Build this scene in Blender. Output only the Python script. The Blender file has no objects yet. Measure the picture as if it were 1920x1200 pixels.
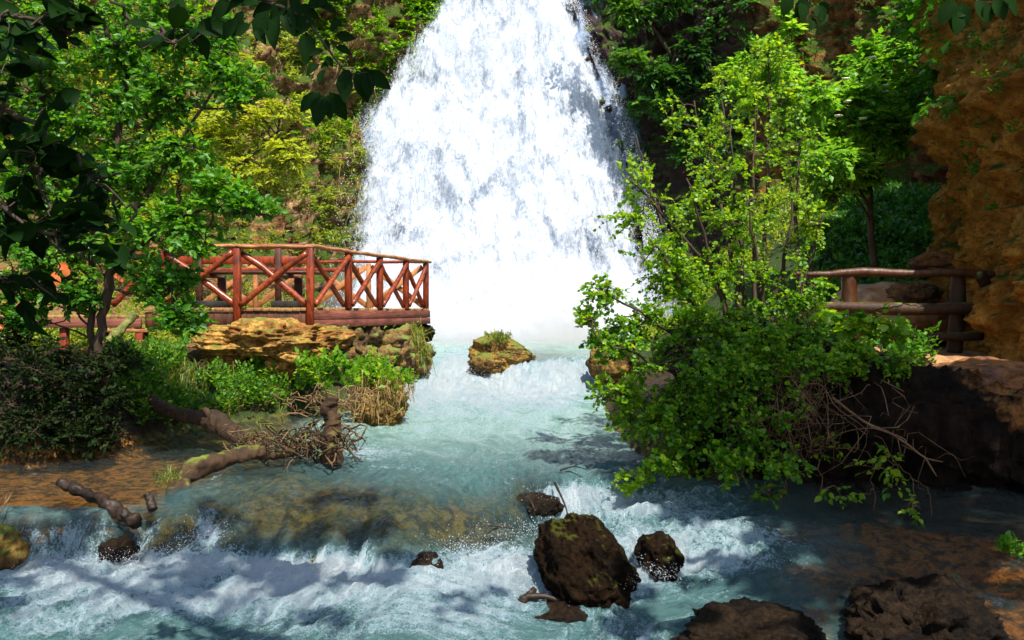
import bpy, bmesh, math, random
import numpy as np
from mathutils import Vector
random.seed(7)
rng = np.random.default_rng(7)
SC = bpy.context.scene
COL = SC.collection
R = math.radians

# ------------------------------------------------------------------ camera, sky, sun, exposure
F = 1507.0
PITCH = math.atan(18.0 / F)
cam_d = bpy.data.cameras.new('camera')
cam = bpy.data.objects.new('camera', cam_d)
COL.objects.link(cam)
cam_d.lens = 36.0 * F / 1920.0
cam_d.sensor_width = 36.0
cam_d.clip_start = 0.05
cam_d.clip_end = 600
cam.location = (0, 0, 0)
cam.rotation_euler = (math.pi / 2 - PITCH, 0, 0)
SC.camera = cam

SUN_DIR = Vector((0.24, -0.50, 0.83)).normalized()
sun_el = math.asin(SUN_DIR.z)
sun_az = math.atan2(SUN_DIR.x, SUN_DIR.y)
world = bpy.data.worlds.new('World')
SC.world = world
world.use_nodes = True
wn = world.node_tree
for n in list(wn.nodes):
    wn.nodes.remove(n)
wo = wn.nodes.new('ShaderNodeOutputWorld')
wb = wn.nodes.new('ShaderNodeBackground')
ws = wn.nodes.new('ShaderNodeTexSky')
ws.sky_type = 'NISHITA'
ws.sun_disc = False
ws.sun_elevation = sun_el
ws.sun_rotation = sun_az
wb.inputs['Strength'].default_value = 0.125
wn.links.new(ws.outputs[0], wb.inputs[0])
wn.links.new(wb.outputs[0], wo.inputs[0])
sl = bpy.data.lights.new('sun', 'SUN')
sl.energy = 5.0
sl.angle = R(0.5)
sl.color = (1.0, 0.95, 0.86)
so = bpy.data.objects.new('sun', sl)
COL.objects.link(so)
so.location = (10, -8, 30)
so.rotation_euler = SUN_DIR.to_track_quat('Z', 'Y').to_euler()
SC.view_settings.view_transform = 'Standard'
SC.view_settings.look = 'None'
SC.view_settings.gamma = 1.0
SC.view_settings.exposure = 1.0
SC.render.engine = 'CYCLES'
SC.cycles.max_bounces = 8
SC.cycles.diffuse_bounces = 3
SC.cycles.glossy_bounces = 3
SC.cycles.transmission_bounces = 4
SC.cycles.transparent_max_bounces = 14
SC.cycles.volume_bounces = 1
SC.cycles.sample_clamp_indirect = 6.0

# ------------------------------------------------------------------ helpers
CP, SP = math.cos(PITCH), math.sin(PITCH)

def P(px, py, d):
    """the place seen at photo pixel (px, py) at a distance d in front of the viewpoint"""
    u = (px - 960.0) / F
    v = -(py - 600.0) / F
    y = CP + SP * v
    z = -SP + CP * v
    s = d / y
    return np.array([u * s, d, z * s])

def PX(p):
    """photo pixel of points"""
    p = np.asarray(p, float)
    x, y, z = p[..., 0], p[..., 1], p[..., 2]
    cy = y * CP - z * SP
    cz = y * SP + z * CP
    return 960 + F * x / cy, 600 - F * cz / cy

def sstep(a, b, x):
    t = np.clip((x - a) / (b - a), 0, 1)
    return t * t * (3 - 2 * t)

def _h(ix, iy, iz, seed):
    n = (ix * 374761393 + iy * 668265263 + iz * 1274126177 + seed * 974711) & 0xffffffff
    n = ((n ^ (n >> 13)) * 1274126177) & 0xffffffff
    n = ((n ^ (n >> 15)) * 2246822519) & 0xffffffff
    return ((n ^ (n >> 16)) & 0xffff) / 32767.5 - 1.0

def noise3(p, seed=0):
    p = np.asarray(p, float)
    i = np.floor(p).astype(np.int64)
    f = p - i
    f = f * f * f * (f * (f * 6 - 15) + 10)
    x, y, z = i[..., 0], i[..., 1], i[..., 2]
    fx, fy, fz = f[..., 0], f[..., 1], f[..., 2]
    def L(a, b, t):
        return a + (b - a) * t
    c = [[[_h(x + a, y + b, z + e, seed) for e in (0, 1)] for b in (0, 1)] for a in (0, 1)]
    return L(L(L(c[0][0][0], c[1][0][0], fx), L(c[0][1][0], c[1][1][0], fx), fy),
             L(L(c[0][0][1], c[1][0][1], fx), L(c[0][1][1], c[1][1][1], fx), fy), fz)

def fbm(p, o=4, seed=0, lac=2.03, g=0.5):
    p = np.asarray(p, float)
    s = 0; a = 1.0; t = 0
    for k in range(o):
        s = s + a * noise3(p * lac ** k + k * 7.3, seed + k)
        t += a; a *= g
    return s / t

def ridged(p, o=4, seed=0):
    p = np.asarray(p, float)
    s = 0; a = 1.0; t = 0
    for k in range(o):
        s = s + a * (1 - 2 * np.abs(noise3(p * 2.07 ** k + k * 5.1, seed + k)))
        t += a; a *= 0.5
    return s / t

class MB:
    """collects shapes into one mesh"""
    def __init__(s):
        s.v = []; s.f = []; s.a = []; s.n = 0
    def add(s, v, faces, a=None):
        v = np.asarray(v, float)
        for f in faces if isinstance(faces, (list, tuple)) else [faces]:
            s.f.append(np.asarray(f, np.int64) + s.n)
        s.v.append(v)
        s.a.append(np.full(len(v), random.random()) if a is None else np.broadcast_to(np.asarray(a, float), (len(v),)))
        s.n += len(v)
        return s
    def box(s, c, size, rot=0.0, tilt=None, bev=0.006):
        c = np.asarray(c, float); h = np.asarray(size, float) / 2
        b = min(bev, h.min() * 0.45)
        bm = bmesh.new()
        bmesh.ops.create_cube(bm, size=1)
        for w in bm.verts:
            w.co = Vector((w.co.x * h[0] * 2, w.co.y * h[1] * 2, w.co.z * h[2] * 2))
        bmesh.ops.bevel(bm, geom=list(bm.edges), offset=b, segments=1, affect='EDGES')
        v = np.array([w.co[:] for w in bm.verts])
        bm.verts.index_update()
        q = [[w.index for w in f.verts] for f in bm.faces]
        bm.free()
        if tilt is not None:
            v = v @ np.array(tilt).T
        ca, sa = math.cos(rot), math.sin(rot)
        v = v @ np.array([[ca, -sa, 0], [sa, ca, 0], [0, 0, 1]]).T + c
        s.add(v, [np.array([f for f in q if len(f) == 3]).reshape(-1, 3), np.array([f for f in q if len(f) == 4]).reshape(-1, 4)])
        return s
    def beam(s, a, b, w, h, bev=0.006):
        """rectangular timber from a to b, w across, h upward"""
        a = np.asarray(a, float); b = np.asarray(b, float)
        d = b - a; L = np.linalg.norm(d); d = d / L
        up = np.array([0, 0, 1.0]) if abs(d[2]) < 0.95 else np.array([0, 1.0, 0])
        sd = np.cross(d, up); sd /= np.linalg.norm(sd)
        up = np.cross(sd, d)
        return s.box((a + b) / 2, (L, w, h), tilt=np.array([d, sd, up]).T, bev=bev)
    def tube(s, pts, rad, n=6, cap=True, wob=0.0, seed=0, a=None, rug=0.0):
        pts = np.asarray(pts, float); m = len(pts)
        rad = np.broadcast_to(np.asarray(rad, float), (m,))
        t = np.gradient(pts, axis=0)
        t /= np.linalg.norm(t, axis=1)[:, None] + 1e-9
        ref = np.array([0.31, 0.22, 0.92]) if abs(t[0] @ np.array([0.31, 0.22, 0.92])) < 0.9 else np.array([1.0, 0, 0])
        u = np.cross(t, ref); u /= np.linalg.norm(u, axis=1)[:, None] + 1e-9
        w = np.cross(t, u)
        ang = np.arange(n) * 2 * math.pi / n
        ring = np.cos(ang)[None, :, None] * u[:, None, :] + np.sin(ang)[None, :, None] * w[:, None, :]
        rr = rad[:, None, None]
        v = pts[:, None, :] + ring * rr
        if wob:
            nn = (fbm(v / (rad.max() * 2.2), 3, seed) + rug * ridged(v / (rad.max() * 1.1), 4, seed + 2))[..., None]
            v = v + ring * rr * nn * wob
        v = v.reshape(-1, 3)
        i = np.arange(m - 1)[:, None] * n; j = np.arange(n)[None, :]; k = (j + 1) % n
        q = np.stack([i + j, i + k, i + n + k, i + n + j], -1).reshape(-1, 4)
        fs = [q]
        if cap:
            v = np.vstack([v, pts[:1], pts[-1:]])
            jj = np.arange(n); kk = (jj + 1) % n
            fs.append(np.stack([kk, jj, np.full(n, m * n)], -1))
            fs.append(np.stack([(m - 1) * n + jj, (m - 1) * n + kk, np.full(n, m * n + 1)], -1))
        s.add(v, fs, a)
        return s
    def build(s, name, mat, parent=None, smooth=False, attr='vary'):
        if not s.v:
            return None
        v = np.vstack(s.v); f = [x for x in s.f if x.size]
        return mesh(name, v, f, mat, parent, smooth, {attr: np.concatenate(s.a)})

def mesh(name, v, faces, mat, parent=None, smooth=False, attrs=None):
    me = bpy.data.meshes.new(name)
    v = np.ascontiguousarray(v, dtype=np.float32)
    if not isinstance(faces, list):
        faces = [faces]
    me.vertices.add(len(v)); me.vertices.foreach_set('co', v.ravel())
    loops = np.concatenate([f.ravel() for f in faces]).astype(np.int32)
    tot = np.concatenate([np.full(len(f), f.shape[1]) for f in faces]).astype(np.int32)
    st = np.concatenate([[0], np.cumsum(tot)[:-1]]).astype(np.int32)
    me.loops.add(len(loops)); me.loops.foreach_set('vertex_index', loops)
    me.polygons.add(len(tot)); me.polygons.foreach_set('loop_start', st)
    me.update(calc_edges=True)
    if smooth:
        me.polygons.foreach_set('use_smooth', np.ones(len(tot), bool))
    for k, a in (attrs or {}).items():
        a = np.asarray(a, np.float32)
        if a.ndim == 1:
            at = me.attributes.new(k, 'FLOAT', 'POINT'); at.data.foreach_set('value', a)
        else:
            at = me.attributes.new(k, 'FLOAT_VECTOR', 'POINT'); at.data.foreach_set('vector', a.ravel())
    if mat:
        me.materials.append(mat)
    o = bpy.data.objects.new(name, me)
    COL.objects.link(o)
    if parent:
        o.parent = parent
        o.matrix_parent_inverse = parent.matrix_world.inverted()
    return o

def tag(o, label=None, cat=None, group=None, kind=None):
    if label: o['label'] = label
    if cat: o['category'] = cat
    if group: o['group'] = group
    if kind: o['kind'] = kind
    return o

def thing(name, label, cat, loc=(0, 0, 0), group=None):
    o = bpy.data.objects.new(name, None)
    o.empty_display_size = 0.2
    COL.objects.link(o)
    o.location = Vector([float(c) for c in loc])
    bpy.context.view_layer.update()
    return tag(o, label, cat, group)

# ------------------------------------------------------------------ material helpers
class NT:
    def __init__(s, name):
        s.m = bpy.data.materials.new(name); s.m.use_nodes = True
        s.t = s.m.node_tree
        for n in list(s.t.nodes): s.t.nodes.remove(n)
        s.out = s.t.nodes.new('ShaderNodeOutputMaterial')
    def n(s, typ, ins=None, **kw):
        x = s.t.nodes.new(typ)
        for k, v in kw.items(): setattr(x, k, v)
        for k, v in (ins or {}).items():
            i = x.inputs[k]
            if isinstance(v, bpy.types.NodeSocket): s.t.links.new(v, i)
            elif v is not None:
                if hasattr(i.default_value, '__len__') and not hasattr(v, '__len__'): v = (v,) * len(i.default_value)
                if hasattr(v, '__len__') and i.type == 'RGBA' and len(v) == 3: v = (*v, 1)
                i.default_value = v
        return x
    def attr(s, name, vec=False):
        x = s.n('ShaderNodeAttribute', attribute_name=name)
        return x.outputs['Vector' if vec else 'Fac']
    def noise(s, vec, scale, detail=5, rough=0.55, dist=0.0):
        return s.n('ShaderNodeTexNoise', {'Vector': vec, 'Scale': scale, 'Detail': detail, 'Roughness': rough, 'Distortion': dist}).outputs['Fac']
    def ramp(s, fac, stops, interp='LINEAR'):
        x = s.n('ShaderNodeValToRGB', {'Fac': fac}); cr = x.color_ramp; cr.interpolation = interp
        while len(cr.elements) < len(stops): cr.elements.new(0.5)
        for e, (p, c) in zip(cr.elements, stops):
            e.position = p; e.color = (*c, 1) if hasattr(c, '__len__') else (c, c, c, 1)
        return x.outputs['Color']
    def mix(s, f, a, b, blend='MIX'):
        x = s.n('ShaderNodeMix', data_type='RGBA', blend_type=blend)
        for k, v in ((0, f), (6, a), (7, b)):
            i = x.inputs[k]
            if isinstance(v, bpy.types.NodeSocket): s.t.links.new(v, i)
            else: i.default_value = (*v, 1) if hasattr(v, '__len__') and len(v) == 3 else v
        return x.outputs[2]
    def math(s, op, a, b=None, c=None, clamp=False):
        x = s.n('ShaderNodeMath', operation=op, use_clamp=clamp)
        for k, v in enumerate((a, b, c)):
            if v is None: continue
            if isinstance(v, bpy.types.NodeSocket): s.t.links.new(v, x.inputs[k])
            else: x.inputs[k].default_value = v
        return x.outputs[0]
    def rng(s, v, a, b, c=0.0, d=1.0, smooth=False):
        x = s.n('ShaderNodeMapRange', {0: v, 1: a, 2: b, 3: c, 4: d})
        if smooth: x.interpolation_type = 'SMOOTHSTEP'
        return x.outputs[0]
    def obj(s):
        return s.n('ShaderNodeTexCoord').outputs['Object']
    def vmul(s, v, k):
        return s.n('ShaderNodeVectorMath', {0: v, 1: k}, operation='MULTIPLY').outputs[0]
    def bump(s, h, strength=0.5, dist=0.05, normal=None):
        return s.n('ShaderNodeBump', {'Height': h, 'Strength': strength, 'Distance': dist, 'Normal': normal}).outputs[0]
    def done(s, sh, vol=False):
        s.t.links.new(sh, s.out.inputs['Volume' if vol else 'Surface']); return s.m

def mat_rock(name, cols, scale=1.0, moss=0.0, mosscol=(0.07, 0.11, 0.015), rough=0.85, bump=0.6, dark=0.25, spec=0.3, dist=0.05, wet=None):
    k = NT(name); o = k.obj()
    geo = k.n('ShaderNodeNewGeometry')
    big = k.noise(o, 1.1 * scale, 5, 0.6, 0.4)
    c = k.ramp(big, [(0.30, cols[0]), (0.45, cols[1]), (0.57, cols[2]), (0.72, cols[0])])
    fine = k.noise(o, 9 * scale, 8, 0.65)
    c = k.mix(k.rng(fine, 0.35, 0.62), k.mix(1.0, c, (dark, dark, dark), 'MULTIPLY'), c)
    vor = k.n('ShaderNodeTexVoronoi', {'Vector': o, 'Scale': 7 * scale}, feature='F1').outputs['Distance']
    pit = k.noise(o, 24 * scale, 6, 0.7)
    if moss > 0:
        nz = k.n('ShaderNodeSeparateXYZ', {0: geo.outputs['Normal']}).outputs[2]
        mm = k.math('ADD', k.math('MULTIPLY', nz, 0.45), k.math('ADD', k.noise(o, 2.7 * scale, 6, 0.65), moss - 0.75))
        c = k.mix(k.rng(mm, 0.2, 0.36), c, k.mix(k.noise(o, 30 * scale, 4), mosscol, tuple(x * 2.1 for x in mosscol)))
    h = k.math('ADD', k.math('MULTIPLY', fine, 0.7), k.math('ADD', k.math('MULTIPLY', pit, 0.4), k.math('MULTIPLY', vor, -0.4)))
    b = k.bump(h, bump, dist)
    rr = rough
    if wet:
        rr = k.rng(k.noise(o, 3, 4), 0.3, 0.7, wet, min(1.0, wet + 0.35))
    p = k.n('ShaderNodeBsdfPrincipled', {'Base Color': c, 'Roughness': rr, 'Normal': b, 'Specular IOR Level': spec})
    return k.done(p.outputs[0])

def mat_leaf(name, dark, mid, light, trans=0.45, rough=0.45, spec=0.4):
    k = NT(name)
    v = k.attr('vary')
    c = k.ramp(v, [(0.0, dark), (0.5, mid), (1.0, light)])
    b = k.noise(k.obj(), 40, 3)
    c = k.mix(k.rng(b, 0.3, 0.7, 0.0, 0.35), c, k.mix(1.0, c, (0.5, 0.55, 0.5), 'MULTIPLY'))
    p = k.n('ShaderNodeBsdfPrincipled', {'Base Color': c, 'Roughness': rough, 'Specular IOR Level': spec})
    tc = k.mix(1.0, c, (1.9, 1.55, 0.5), 'MULTIPLY')
    t = k.n('ShaderNodeBsdfTranslucent', {'Color': tc})
    m = k.n('ShaderNodeMixShader', {0: trans, 1: p.outputs[0], 2: t.outputs[0]})
    return k.done(m.outputs[0])

def mat_bark(name, a, b, moss=0.0, rough=0.8, scale=1.0, spec=0.3):
    k = NT(name); o = k.obj()
    n = k.noise(k.vmul(o, (14 * scale, 14 * scale, 4 * scale)), 1.0, 7, 0.65, 0.5)
    c = k.ramp(n, [(0.3, a), (0.7, b)])
    if moss:
        nz = k.n('ShaderNodeSeparateXYZ', {0: k.n('ShaderNodeNewGeometry').outputs['Normal']}).outputs[2]
        mm = k.math('ADD', k.math('MULTIPLY', nz, 0.3), k.math('ADD', k.noise(o, 5, 6, 0.65), moss - 0.7))
        c = k.mix(k.rng(mm, 0.15, 0.3), c, k.mix(k.noise(o, 40, 3), (0.05, 0.07, 0.008), (0.16, 0.19, 0.02)))
    p = k.n('ShaderNodeBsdfPrincipled', {'Base Color': c, 'Roughness': rough, 'Normal': k.bump(n, 0.7, 0.02), 'Specular IOR Level': spec})
    return k.done(p.outputs[0])

def mat_wood(name, a, b, rough=0.4, coat=0.0, grain=(2, 30, 30), knots=False):
    k = NT(name); o = k.obj()
    v = k.attr('vary')
    n = k.noise(k.vmul(o, grain), 1.0, 6, 0.6, 0.8)
    blot = k.noise(o, 3.0, 5, 0.6)
    c = k.ramp(n, [(0.3, a), (0.68, b)])
    c = k.mix(k.rng(blot, 0.42, 0.7, 0, 0.75), c, k.mix(1.0, c, (0.35, 0.32, 0.35), 'MULTIPLY'))
    c = k.mix(k.rng(v, 0, 1, 0, 0.35), c, k.mix(1.0, c, (0.5, 0.5, 0.5), 'MULTIPLY'))
    p = k.n('ShaderNodeBsdfPrincipled', {'Base Color': c, 'Roughness': k.rng(n, 0.2, 0.8, rough, min(1, rough + 0.25)), 'Normal': k.bump(n, 0.35, 0.01), 'Coat Weight': coat, 'Coat Roughness': 0.2, 'Specular IOR Level': 0.25})
    return k.done(p.outputs[0])

# ------------------------------------------------------------------ levels of the river
def zwater(x, y):
    zu, zm = -1.10, -1.50
    lipx = [-9, -5, -3.7, -2.9, -2.6, -2.3, -1.6, -0.5, 0.2, 0.9, 1.6, 2.2, 4]
    lip = np.interp(x, lipx, [5.9, 5.9, 5.8, 5.95, 6.3, 6.75, 7.05, 7.15, 7.15, 7.1, 7.2, 7.0, 6.9])
    foot = np.interp(x, lipx, [5.8, 5.75, 5.68, 5.70, 5.75, 6.05, 5.95, 5.75, 6.55, 6.75, 6.8, 6.4, 6.2])
    zf = np.interp(x, lipx, [-1.78, -1.78, -1.8, -1.82, -1.88, -1.9, -1.92, -1.90, -1.78, -1.70, -1.68, -1.66, -1.63])
    zn = np.interp(x, [-5, 0, 2, 3.2, 5], [-1.97, -2.03, -2.03, -1.90, -1.80])
    wob = 0.10 * noise3(np.stack([x * 1.7, y * 0, x * 0 + 3], -1), 5) + 0.09 * noise3(np.stack([x * 5, y * 0, x * 0], -1), 6) + 0.04 * noise3(np.stack([x * 13, y * 0, x * 0], -1), 7)
    lip = lip + wob; foot = foot + wob
    s = np.clip((lip - y) / (lip - foot), 0, 1)
    dome = sstep(-2.5, -2.1, x) * (1 - sstep(-0.75, -0.45, x))
    prof = dome * (0.45 * s ** 2 + 0.55 * s ** 5) + (1 - dome) * sstep(0, 1, s)
    low = zf + (zn - zf) * sstep(0, 1, (foot - y) / 1.7)
    z = np.where(y < lip, zm + (zf - zm) * prof, zm)
    z = np.where(y < foot, low, z)
    qq = np.stack([x * 1.9, y * 1.9, x * 0], -1)
    bmp = (1 - sstep(7.4, 8.4, y)) * sstep(5.3, 5.9, y) * sstep(-3.0, -2.4, x) * (1 - sstep(1.6, 2.2, x))
    z = z + bmp * (0.07 * fbm(qq, 3, 15) + 0.045 * ridged(qq * 2.4, 3, 16))
    # upper step
    l2 = 17.3 + 0.5 * noise3(np.stack([x * 0.8, x * 0, x * 0 + 9], -1), 8) - 1.2 * np.exp(-((x - 0.9) / 0.7) ** 2)
    up = sstep(0, 1, (y - (l2 - 1.5)) / 1.5)
    return np.where(y > 12, zm + (zu - zm) * up, z)

XL = ([-10, 5.0, 7.6, 8.2, 9.0, 9.8, 10.6, 11.4, 12.2, 13.5, 15, 17, 19, 26, 32, 50],
      [-7, -7, -7.0, -4.6, -4.15, -4.0, -3.7, -3.2, -2.15, -2.05, -1.95, -2.0, -3.6, -6.2, -8.0, -9])
XR = ([-10, 3.0, 4.6, 5.5, 5.9, 6.2, 6.5, 7.0, 7.6, 8.5, 12, 17, 22, 32, 50],
      [8, 8, 6.5, 5.0, 3.9, 3.0, 2.15, 1.75, 1.45, 1.30, 1.35, 1.95, 3.2, 7.0, 8])

def gz(x, y):
    w = zwater(x, y)
    q = np.stack([x, y, x * 0], -1)
    n1 = fbm(q * 0.9, 4, 11); n2 = fbm(q * 4.0, 4, 12)
    sl = np.interp(y, *XL) - x + 0.12 * n1
    sr = x - np.interp(y, *XR) + 0.10 * n1
    HL = np.interp(y, [5, 8, 9.5, 11, 13, 20, 26, 34], [0.3, 0.9, 1.0, 0.75, 0.62, 1.0, 1.8, 2.5])
    kL = np.interp(y, [8, 11, 13], [0.7, 0.9, 0.8])
    rl = HL * (1 - np.exp(-np.maximum(sl, 0) / kL)) + 0.12 * n1 * sstep(0, 1, sl) + 0.05 * n2
    rl = rl + np.maximum(0, -x - 9) * 0.18
    HR = np.interp(y, [4, 5.2, 6.0, 7, 8, 12, 20], [0.15, 0.25, 1.0, 1.1, 1.0, 0.9, 0.8])
    kR = np.interp(y, [6, 9, 12], [0.18, 0.35, 1.5])
    rr = HR * (1 - np.exp(-np.maximum(sr, 0) / kR)) + 0.15 * n1 * sstep(0, 1, sr) + 0.06 * n2
    rr = rr + np.clip((y - 12.5), 0, 8) * 0.40 * sstep(1.0, 4.5, sr)
    # the bank is washed out into a hollow at its foot
    hol = sstep(1.35, 1.75, x) * (1 - sstep(8.3, 8.8, y + 0.15 * n1))
    rr = rr * (1 - hol) + (-0.05 + 0.16 * sstep(6.8, 7.6, y) + 0.04 * n2) * hol
    dep = 0.35 * sstep(-0.4, 2.0, y) + 0 * x
    dep = np.where((x < -2.3) & (y < 12), 0.12, dep)
    dome = sstep(-2.6, -2.1, x) * (1 - sstep(0.1, 0.3, x)) * sstep(5.5, 6.0, y) * (1 - sstep(7.2, 8.2, y))
    dep = dep * (1 - dome) + (0.035 + 0.02 * n2) * dome
    dep = np.where((x > 1.8) & (y < 8), 0.05 + 0 * x, dep)
    dep = dep * (1 - 0.93 * np.exp(-((x - 0.95) / 0.9) ** 2 - ((y - 16.4) / 0.8) ** 2))
    bed = -np.minimum(dep, 0.02 + 0.5 * np.maximum(0, np.minimum(-sl, -sr)))
    bed = bed + 0.03 * n2
    return w + np.where(sl > 0, rl, np.where(sr > 0, rr, bed)), sl, sr

def gzp(x, y):
    return float(gz(np.array([float(x)]), np.array([float(y)]))[0][0])

def grid_faces(nr, nc):
    i = np.arange(nr - 1)[:, None] * nc; j = np.arange(nc - 1)[None, :]
    return np.stack([i + j, i + j + 1, i + nc + j + 1, i + nc + j], -1).reshape(-1, 4)

# ------------------------------------------------------------------ ground
k = NT('ground')
o = k.obj()
n = k.noise(o, 1.6, 7, 0.62); f = k.noise(o, 11, 8, 0.68); f2 = k.noise(o, 45, 5, 0.6)
bedc = k.ramp(n, [(0.3, (0.34, 0.16, 0.03)), (0.48, (0.22, 0.17, 0.025)), (0.6, (0.08, 0.09, 0.02)), (0.75, (0.48, 0.26, 0.05))])
bedc = k.mix(k.attr('warm'), bedc, k.ramp(n, [(0.3, (0.62, 0.22, 0.03)), (0.5, (0.40, 0.14, 0.02)), (0.7, (0.70, 0.30, 0.05))]))
bedc = k.mix(k.rng(f, 0.44, 0.54), k.mix(1.0, bedc, (0.18, 0.18, 0.18), 'MULTIPLY'), bedc)
bedc = k.mix(k.rng(f2, 0.42, 0.52, 0.6, 0), bedc, k.mix(1.0, bedc, (0.3, 0.3, 0.3), 'MULTIPLY'))
dirt = k.ramp(n, [(0.3, (0.42, 0.20, 0.08)), (0.55, (0.50, 0.27, 0.12)), (0.75, (0.30, 0.12, 0.04))])
dirt = k.mix(k.rng(f, 0.35, 0.65), k.mix(1.0, dirt, (0.45, 0.4, 0.4), 'MULTIPLY'), dirt)
soil = k.ramp(f, [(0.35, (0.012, 0.008, 0.004)), (0.6, (0.045, 0.026, 0.012)), (0.75, (0.09, 0.045, 0.015))])
land = k.mix(k.attr('dirt'), soil, dirt)
green = k.mix(f2, (0.010, 0.018, 0.004), (0.04, 0.07, 0.010))
land = k.mix(k.rng(k.math('ADD', k.attr('green'), k.math('MULTIPLY', f, 0.6)), 0.7, 0.85), land, green)
c = k.mix(k.attr('under'), land, bedc)
h = k.math('ADD', k.math('MULTIPLY', f, 0.8), k.math('MULTIPLY', f2, 0.25))
M_ground = k.done(k.n('ShaderNodeBsdfPrincipled', {'Base Color': c, 'Roughness': 0.85, 'Normal': k.bump(h, 0.9, 0.08), 'Specular IOR Level': 0.25}).outputs[0])

ys = np.concatenate([np.linspace(-10, 3.5, 24), np.exp(np.linspace(math.log(3.6), math.log(48), 430))])
t = np.linspace(-1, 1, 520)
X = t[None, :] * (0.9 * np.maximum(ys, 0) + 5)[:, None]; Y = np.repeat(ys[:, None], len(t), 1)
Z, SL, SR = gz(X, Y)
near_r = (X > 2.6) & (Y > 6.6) & (Y < 15)
dirt_a = np.clip(sstep(2.7, 3.4, X) * sstep(7.2, 7.9, Y) + sstep(14.5, 17, Y) * (X < 0) * 0.45, 0, 1) * (1 - 0.9 * sstep(15.5, 18, Y) * (X > 0))
green_a = np.clip(sstep(13.8, 16, Y) * (X > 2.5) + 0.75 * (X < -2) * sstep(9.0, 10, Y) * (1 - sstep(12, 13, Y)) + 0.35 * (X < 0) * sstep(20, 24, Y), 0, 1)
under = np.clip(1 - sstep(-0.05, 0.12, np.maximum(SL, SR)), 0, 1)
ground = mesh('ground', np.stack([X, Y, Z], -1).reshape(-1, 3), grid_faces(len(ys), len(t)), M_ground, smooth=True,
              attrs={'dirt': dirt_a.ravel(), 'green': green_a.ravel(), 'under': under.ravel(), 'warm': (sstep(1.5, 2.3, X) * (1 - sstep(8, 9, Y)) + 0.6 * (1 - sstep(-3.2, -2.6, X)) * (Y < 9)).ravel()})
tag(ground, kind='structure')

# ------------------------------------------------------------------ cliff
cp = np.array([  # x, y, height, lean
    (-36, 2, 16, .1), (-29, 12, 18, .15), (-20, 21, 20, .2), (-12, 27, 20, .22), (-7.5, 32, 22, .10), (-4, 34.8, 24, .02),
    (0, 36, 22, .0), (4, 35.3, 18, .0), (6.8, 33.5, 15, .02), (9.6, 29.5, 13, .03), (12, 25, 11, .05), (11.5, 20, 9.3, .08),
    (8.9, 16, 7.2, .04), (7.3, 12.7, 5.8, .02), (6.25, 10, 4.8, .03), (6.1, 7.8, 4.0, .10), (7.6, 5, 4.0, .2), (11, 1, 3, .2), (16, -8, 3, .2)], float)

def catmull(pts, per):
    out = []
    n = len(pts)
    for i in range(n - 1):
        p0, p1, p2, p3 = pts[max(i - 1, 0)], pts[i], pts[i + 1], pts[min(i + 2, n - 1)]
        m = per if isinstance(per, int) else per[i]
        for q in np.arange(m) / m:
            out.append(0.5 * ((2 * p1) + (p2 - p0) * q + (2 * p0 - 5 * p1 + 4 * p2 - p3) * q * q + (3 * p1 - p0 - 3 * p2 + p3) * q ** 3))
    out.append(pts[-1])
    return np.array(out)

per = [24, 30, 40, 60, 44, 46, 44, 44, 48, 50, 60, 70, 96, 110, 110, 80, 60, 20]
cl = catmull(cp, per)
tn = np.gradient(cl[:, :2], axis=0); tn /= np.linalg.norm(tn, axis=1)[:, None]
nrm = np.stack([tn[:, 1], -tn[:, 0]], -1)      # towards the river
nv = 260
vv = np.linspace(0, 1, nv) ** 1.15
H = cl[:, 2]
zc = -2.6 + vv[:, None] * (H + 2.6)[None, :]
bx = cl[None, :, 0] - nrm[None, :, 0] * cl[None, :, 3] * (zc + 1)
by = cl[None, :, 1] - nrm[None, :, 1] * cl[None, :, 3] * (zc + 1)
q = np.stack([bx, by, zc], -1)
dist = np.sqrt(bx ** 2 + by ** 2)
sc_ = np.clip(dist / 22, 0.42, 1.0)
d_ = 1.5 * sc_ * fbm(q * 0.28, 3, 21) + 0.75 * sc_ * ridged(q * np.array([.8, .8, .6]), 4, 22) + 0.30 * sc_ * fbm(q * 2.4, 4, 23)
d_ = d_ + 0.22 * sc_ * ridged(q * 4.5, 4, 24)
nearw = np.exp(-((dist - 12) / 6.0) ** 2)
d_ = d_ + nearw * (0.10 * ridged(q * 8.0, 3, 27) + 0.22 * ridged(q * np.array([1.3, 1.3, 1.8]), 4, 28) + 0.40 * fbm(q * 1.1, 4, 29) + 0.14 * ridged(q * 3.3, 3, 30))
lay = fbm(np.stack([q[..., 0] * .2, q[..., 1] * .2, q[..., 2] * 1.6], -1), 3, 25)
d_ = d_ + 0.35 * sc_ * lay
rec = np.exp(-((bx - 11) / 4) ** 2 - ((by - 22) / 5) ** 2) * 1.0
d_ = d_ - rec * (1 - sstep(3, 8, zc)) * 1.5
q = q + np.concatenate([nrm[None, :, :] * d_[..., None], 0.12 * sc_[..., None] * noise3(q * 1.7, 31)[..., None]], -1)
q[-1, :, :2] -= nrm * 4
k = NT('cliff')
o = k.obj()
n = k.noise(o, 0.5, 7, 0.62, 0.6); f = k.noise(o, 2.6, 9, 0.68); f2 = k.noise(o, 12, 7, 0.68)
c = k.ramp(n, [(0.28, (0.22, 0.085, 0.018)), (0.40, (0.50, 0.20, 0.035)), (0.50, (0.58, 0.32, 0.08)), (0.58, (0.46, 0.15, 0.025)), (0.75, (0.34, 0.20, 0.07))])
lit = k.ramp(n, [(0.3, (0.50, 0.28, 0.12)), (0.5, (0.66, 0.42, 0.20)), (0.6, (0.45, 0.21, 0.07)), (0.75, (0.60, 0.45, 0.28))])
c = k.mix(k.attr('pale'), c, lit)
fw = k.noise(o, 1.3, 9, 0.75, 0.2)
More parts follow.
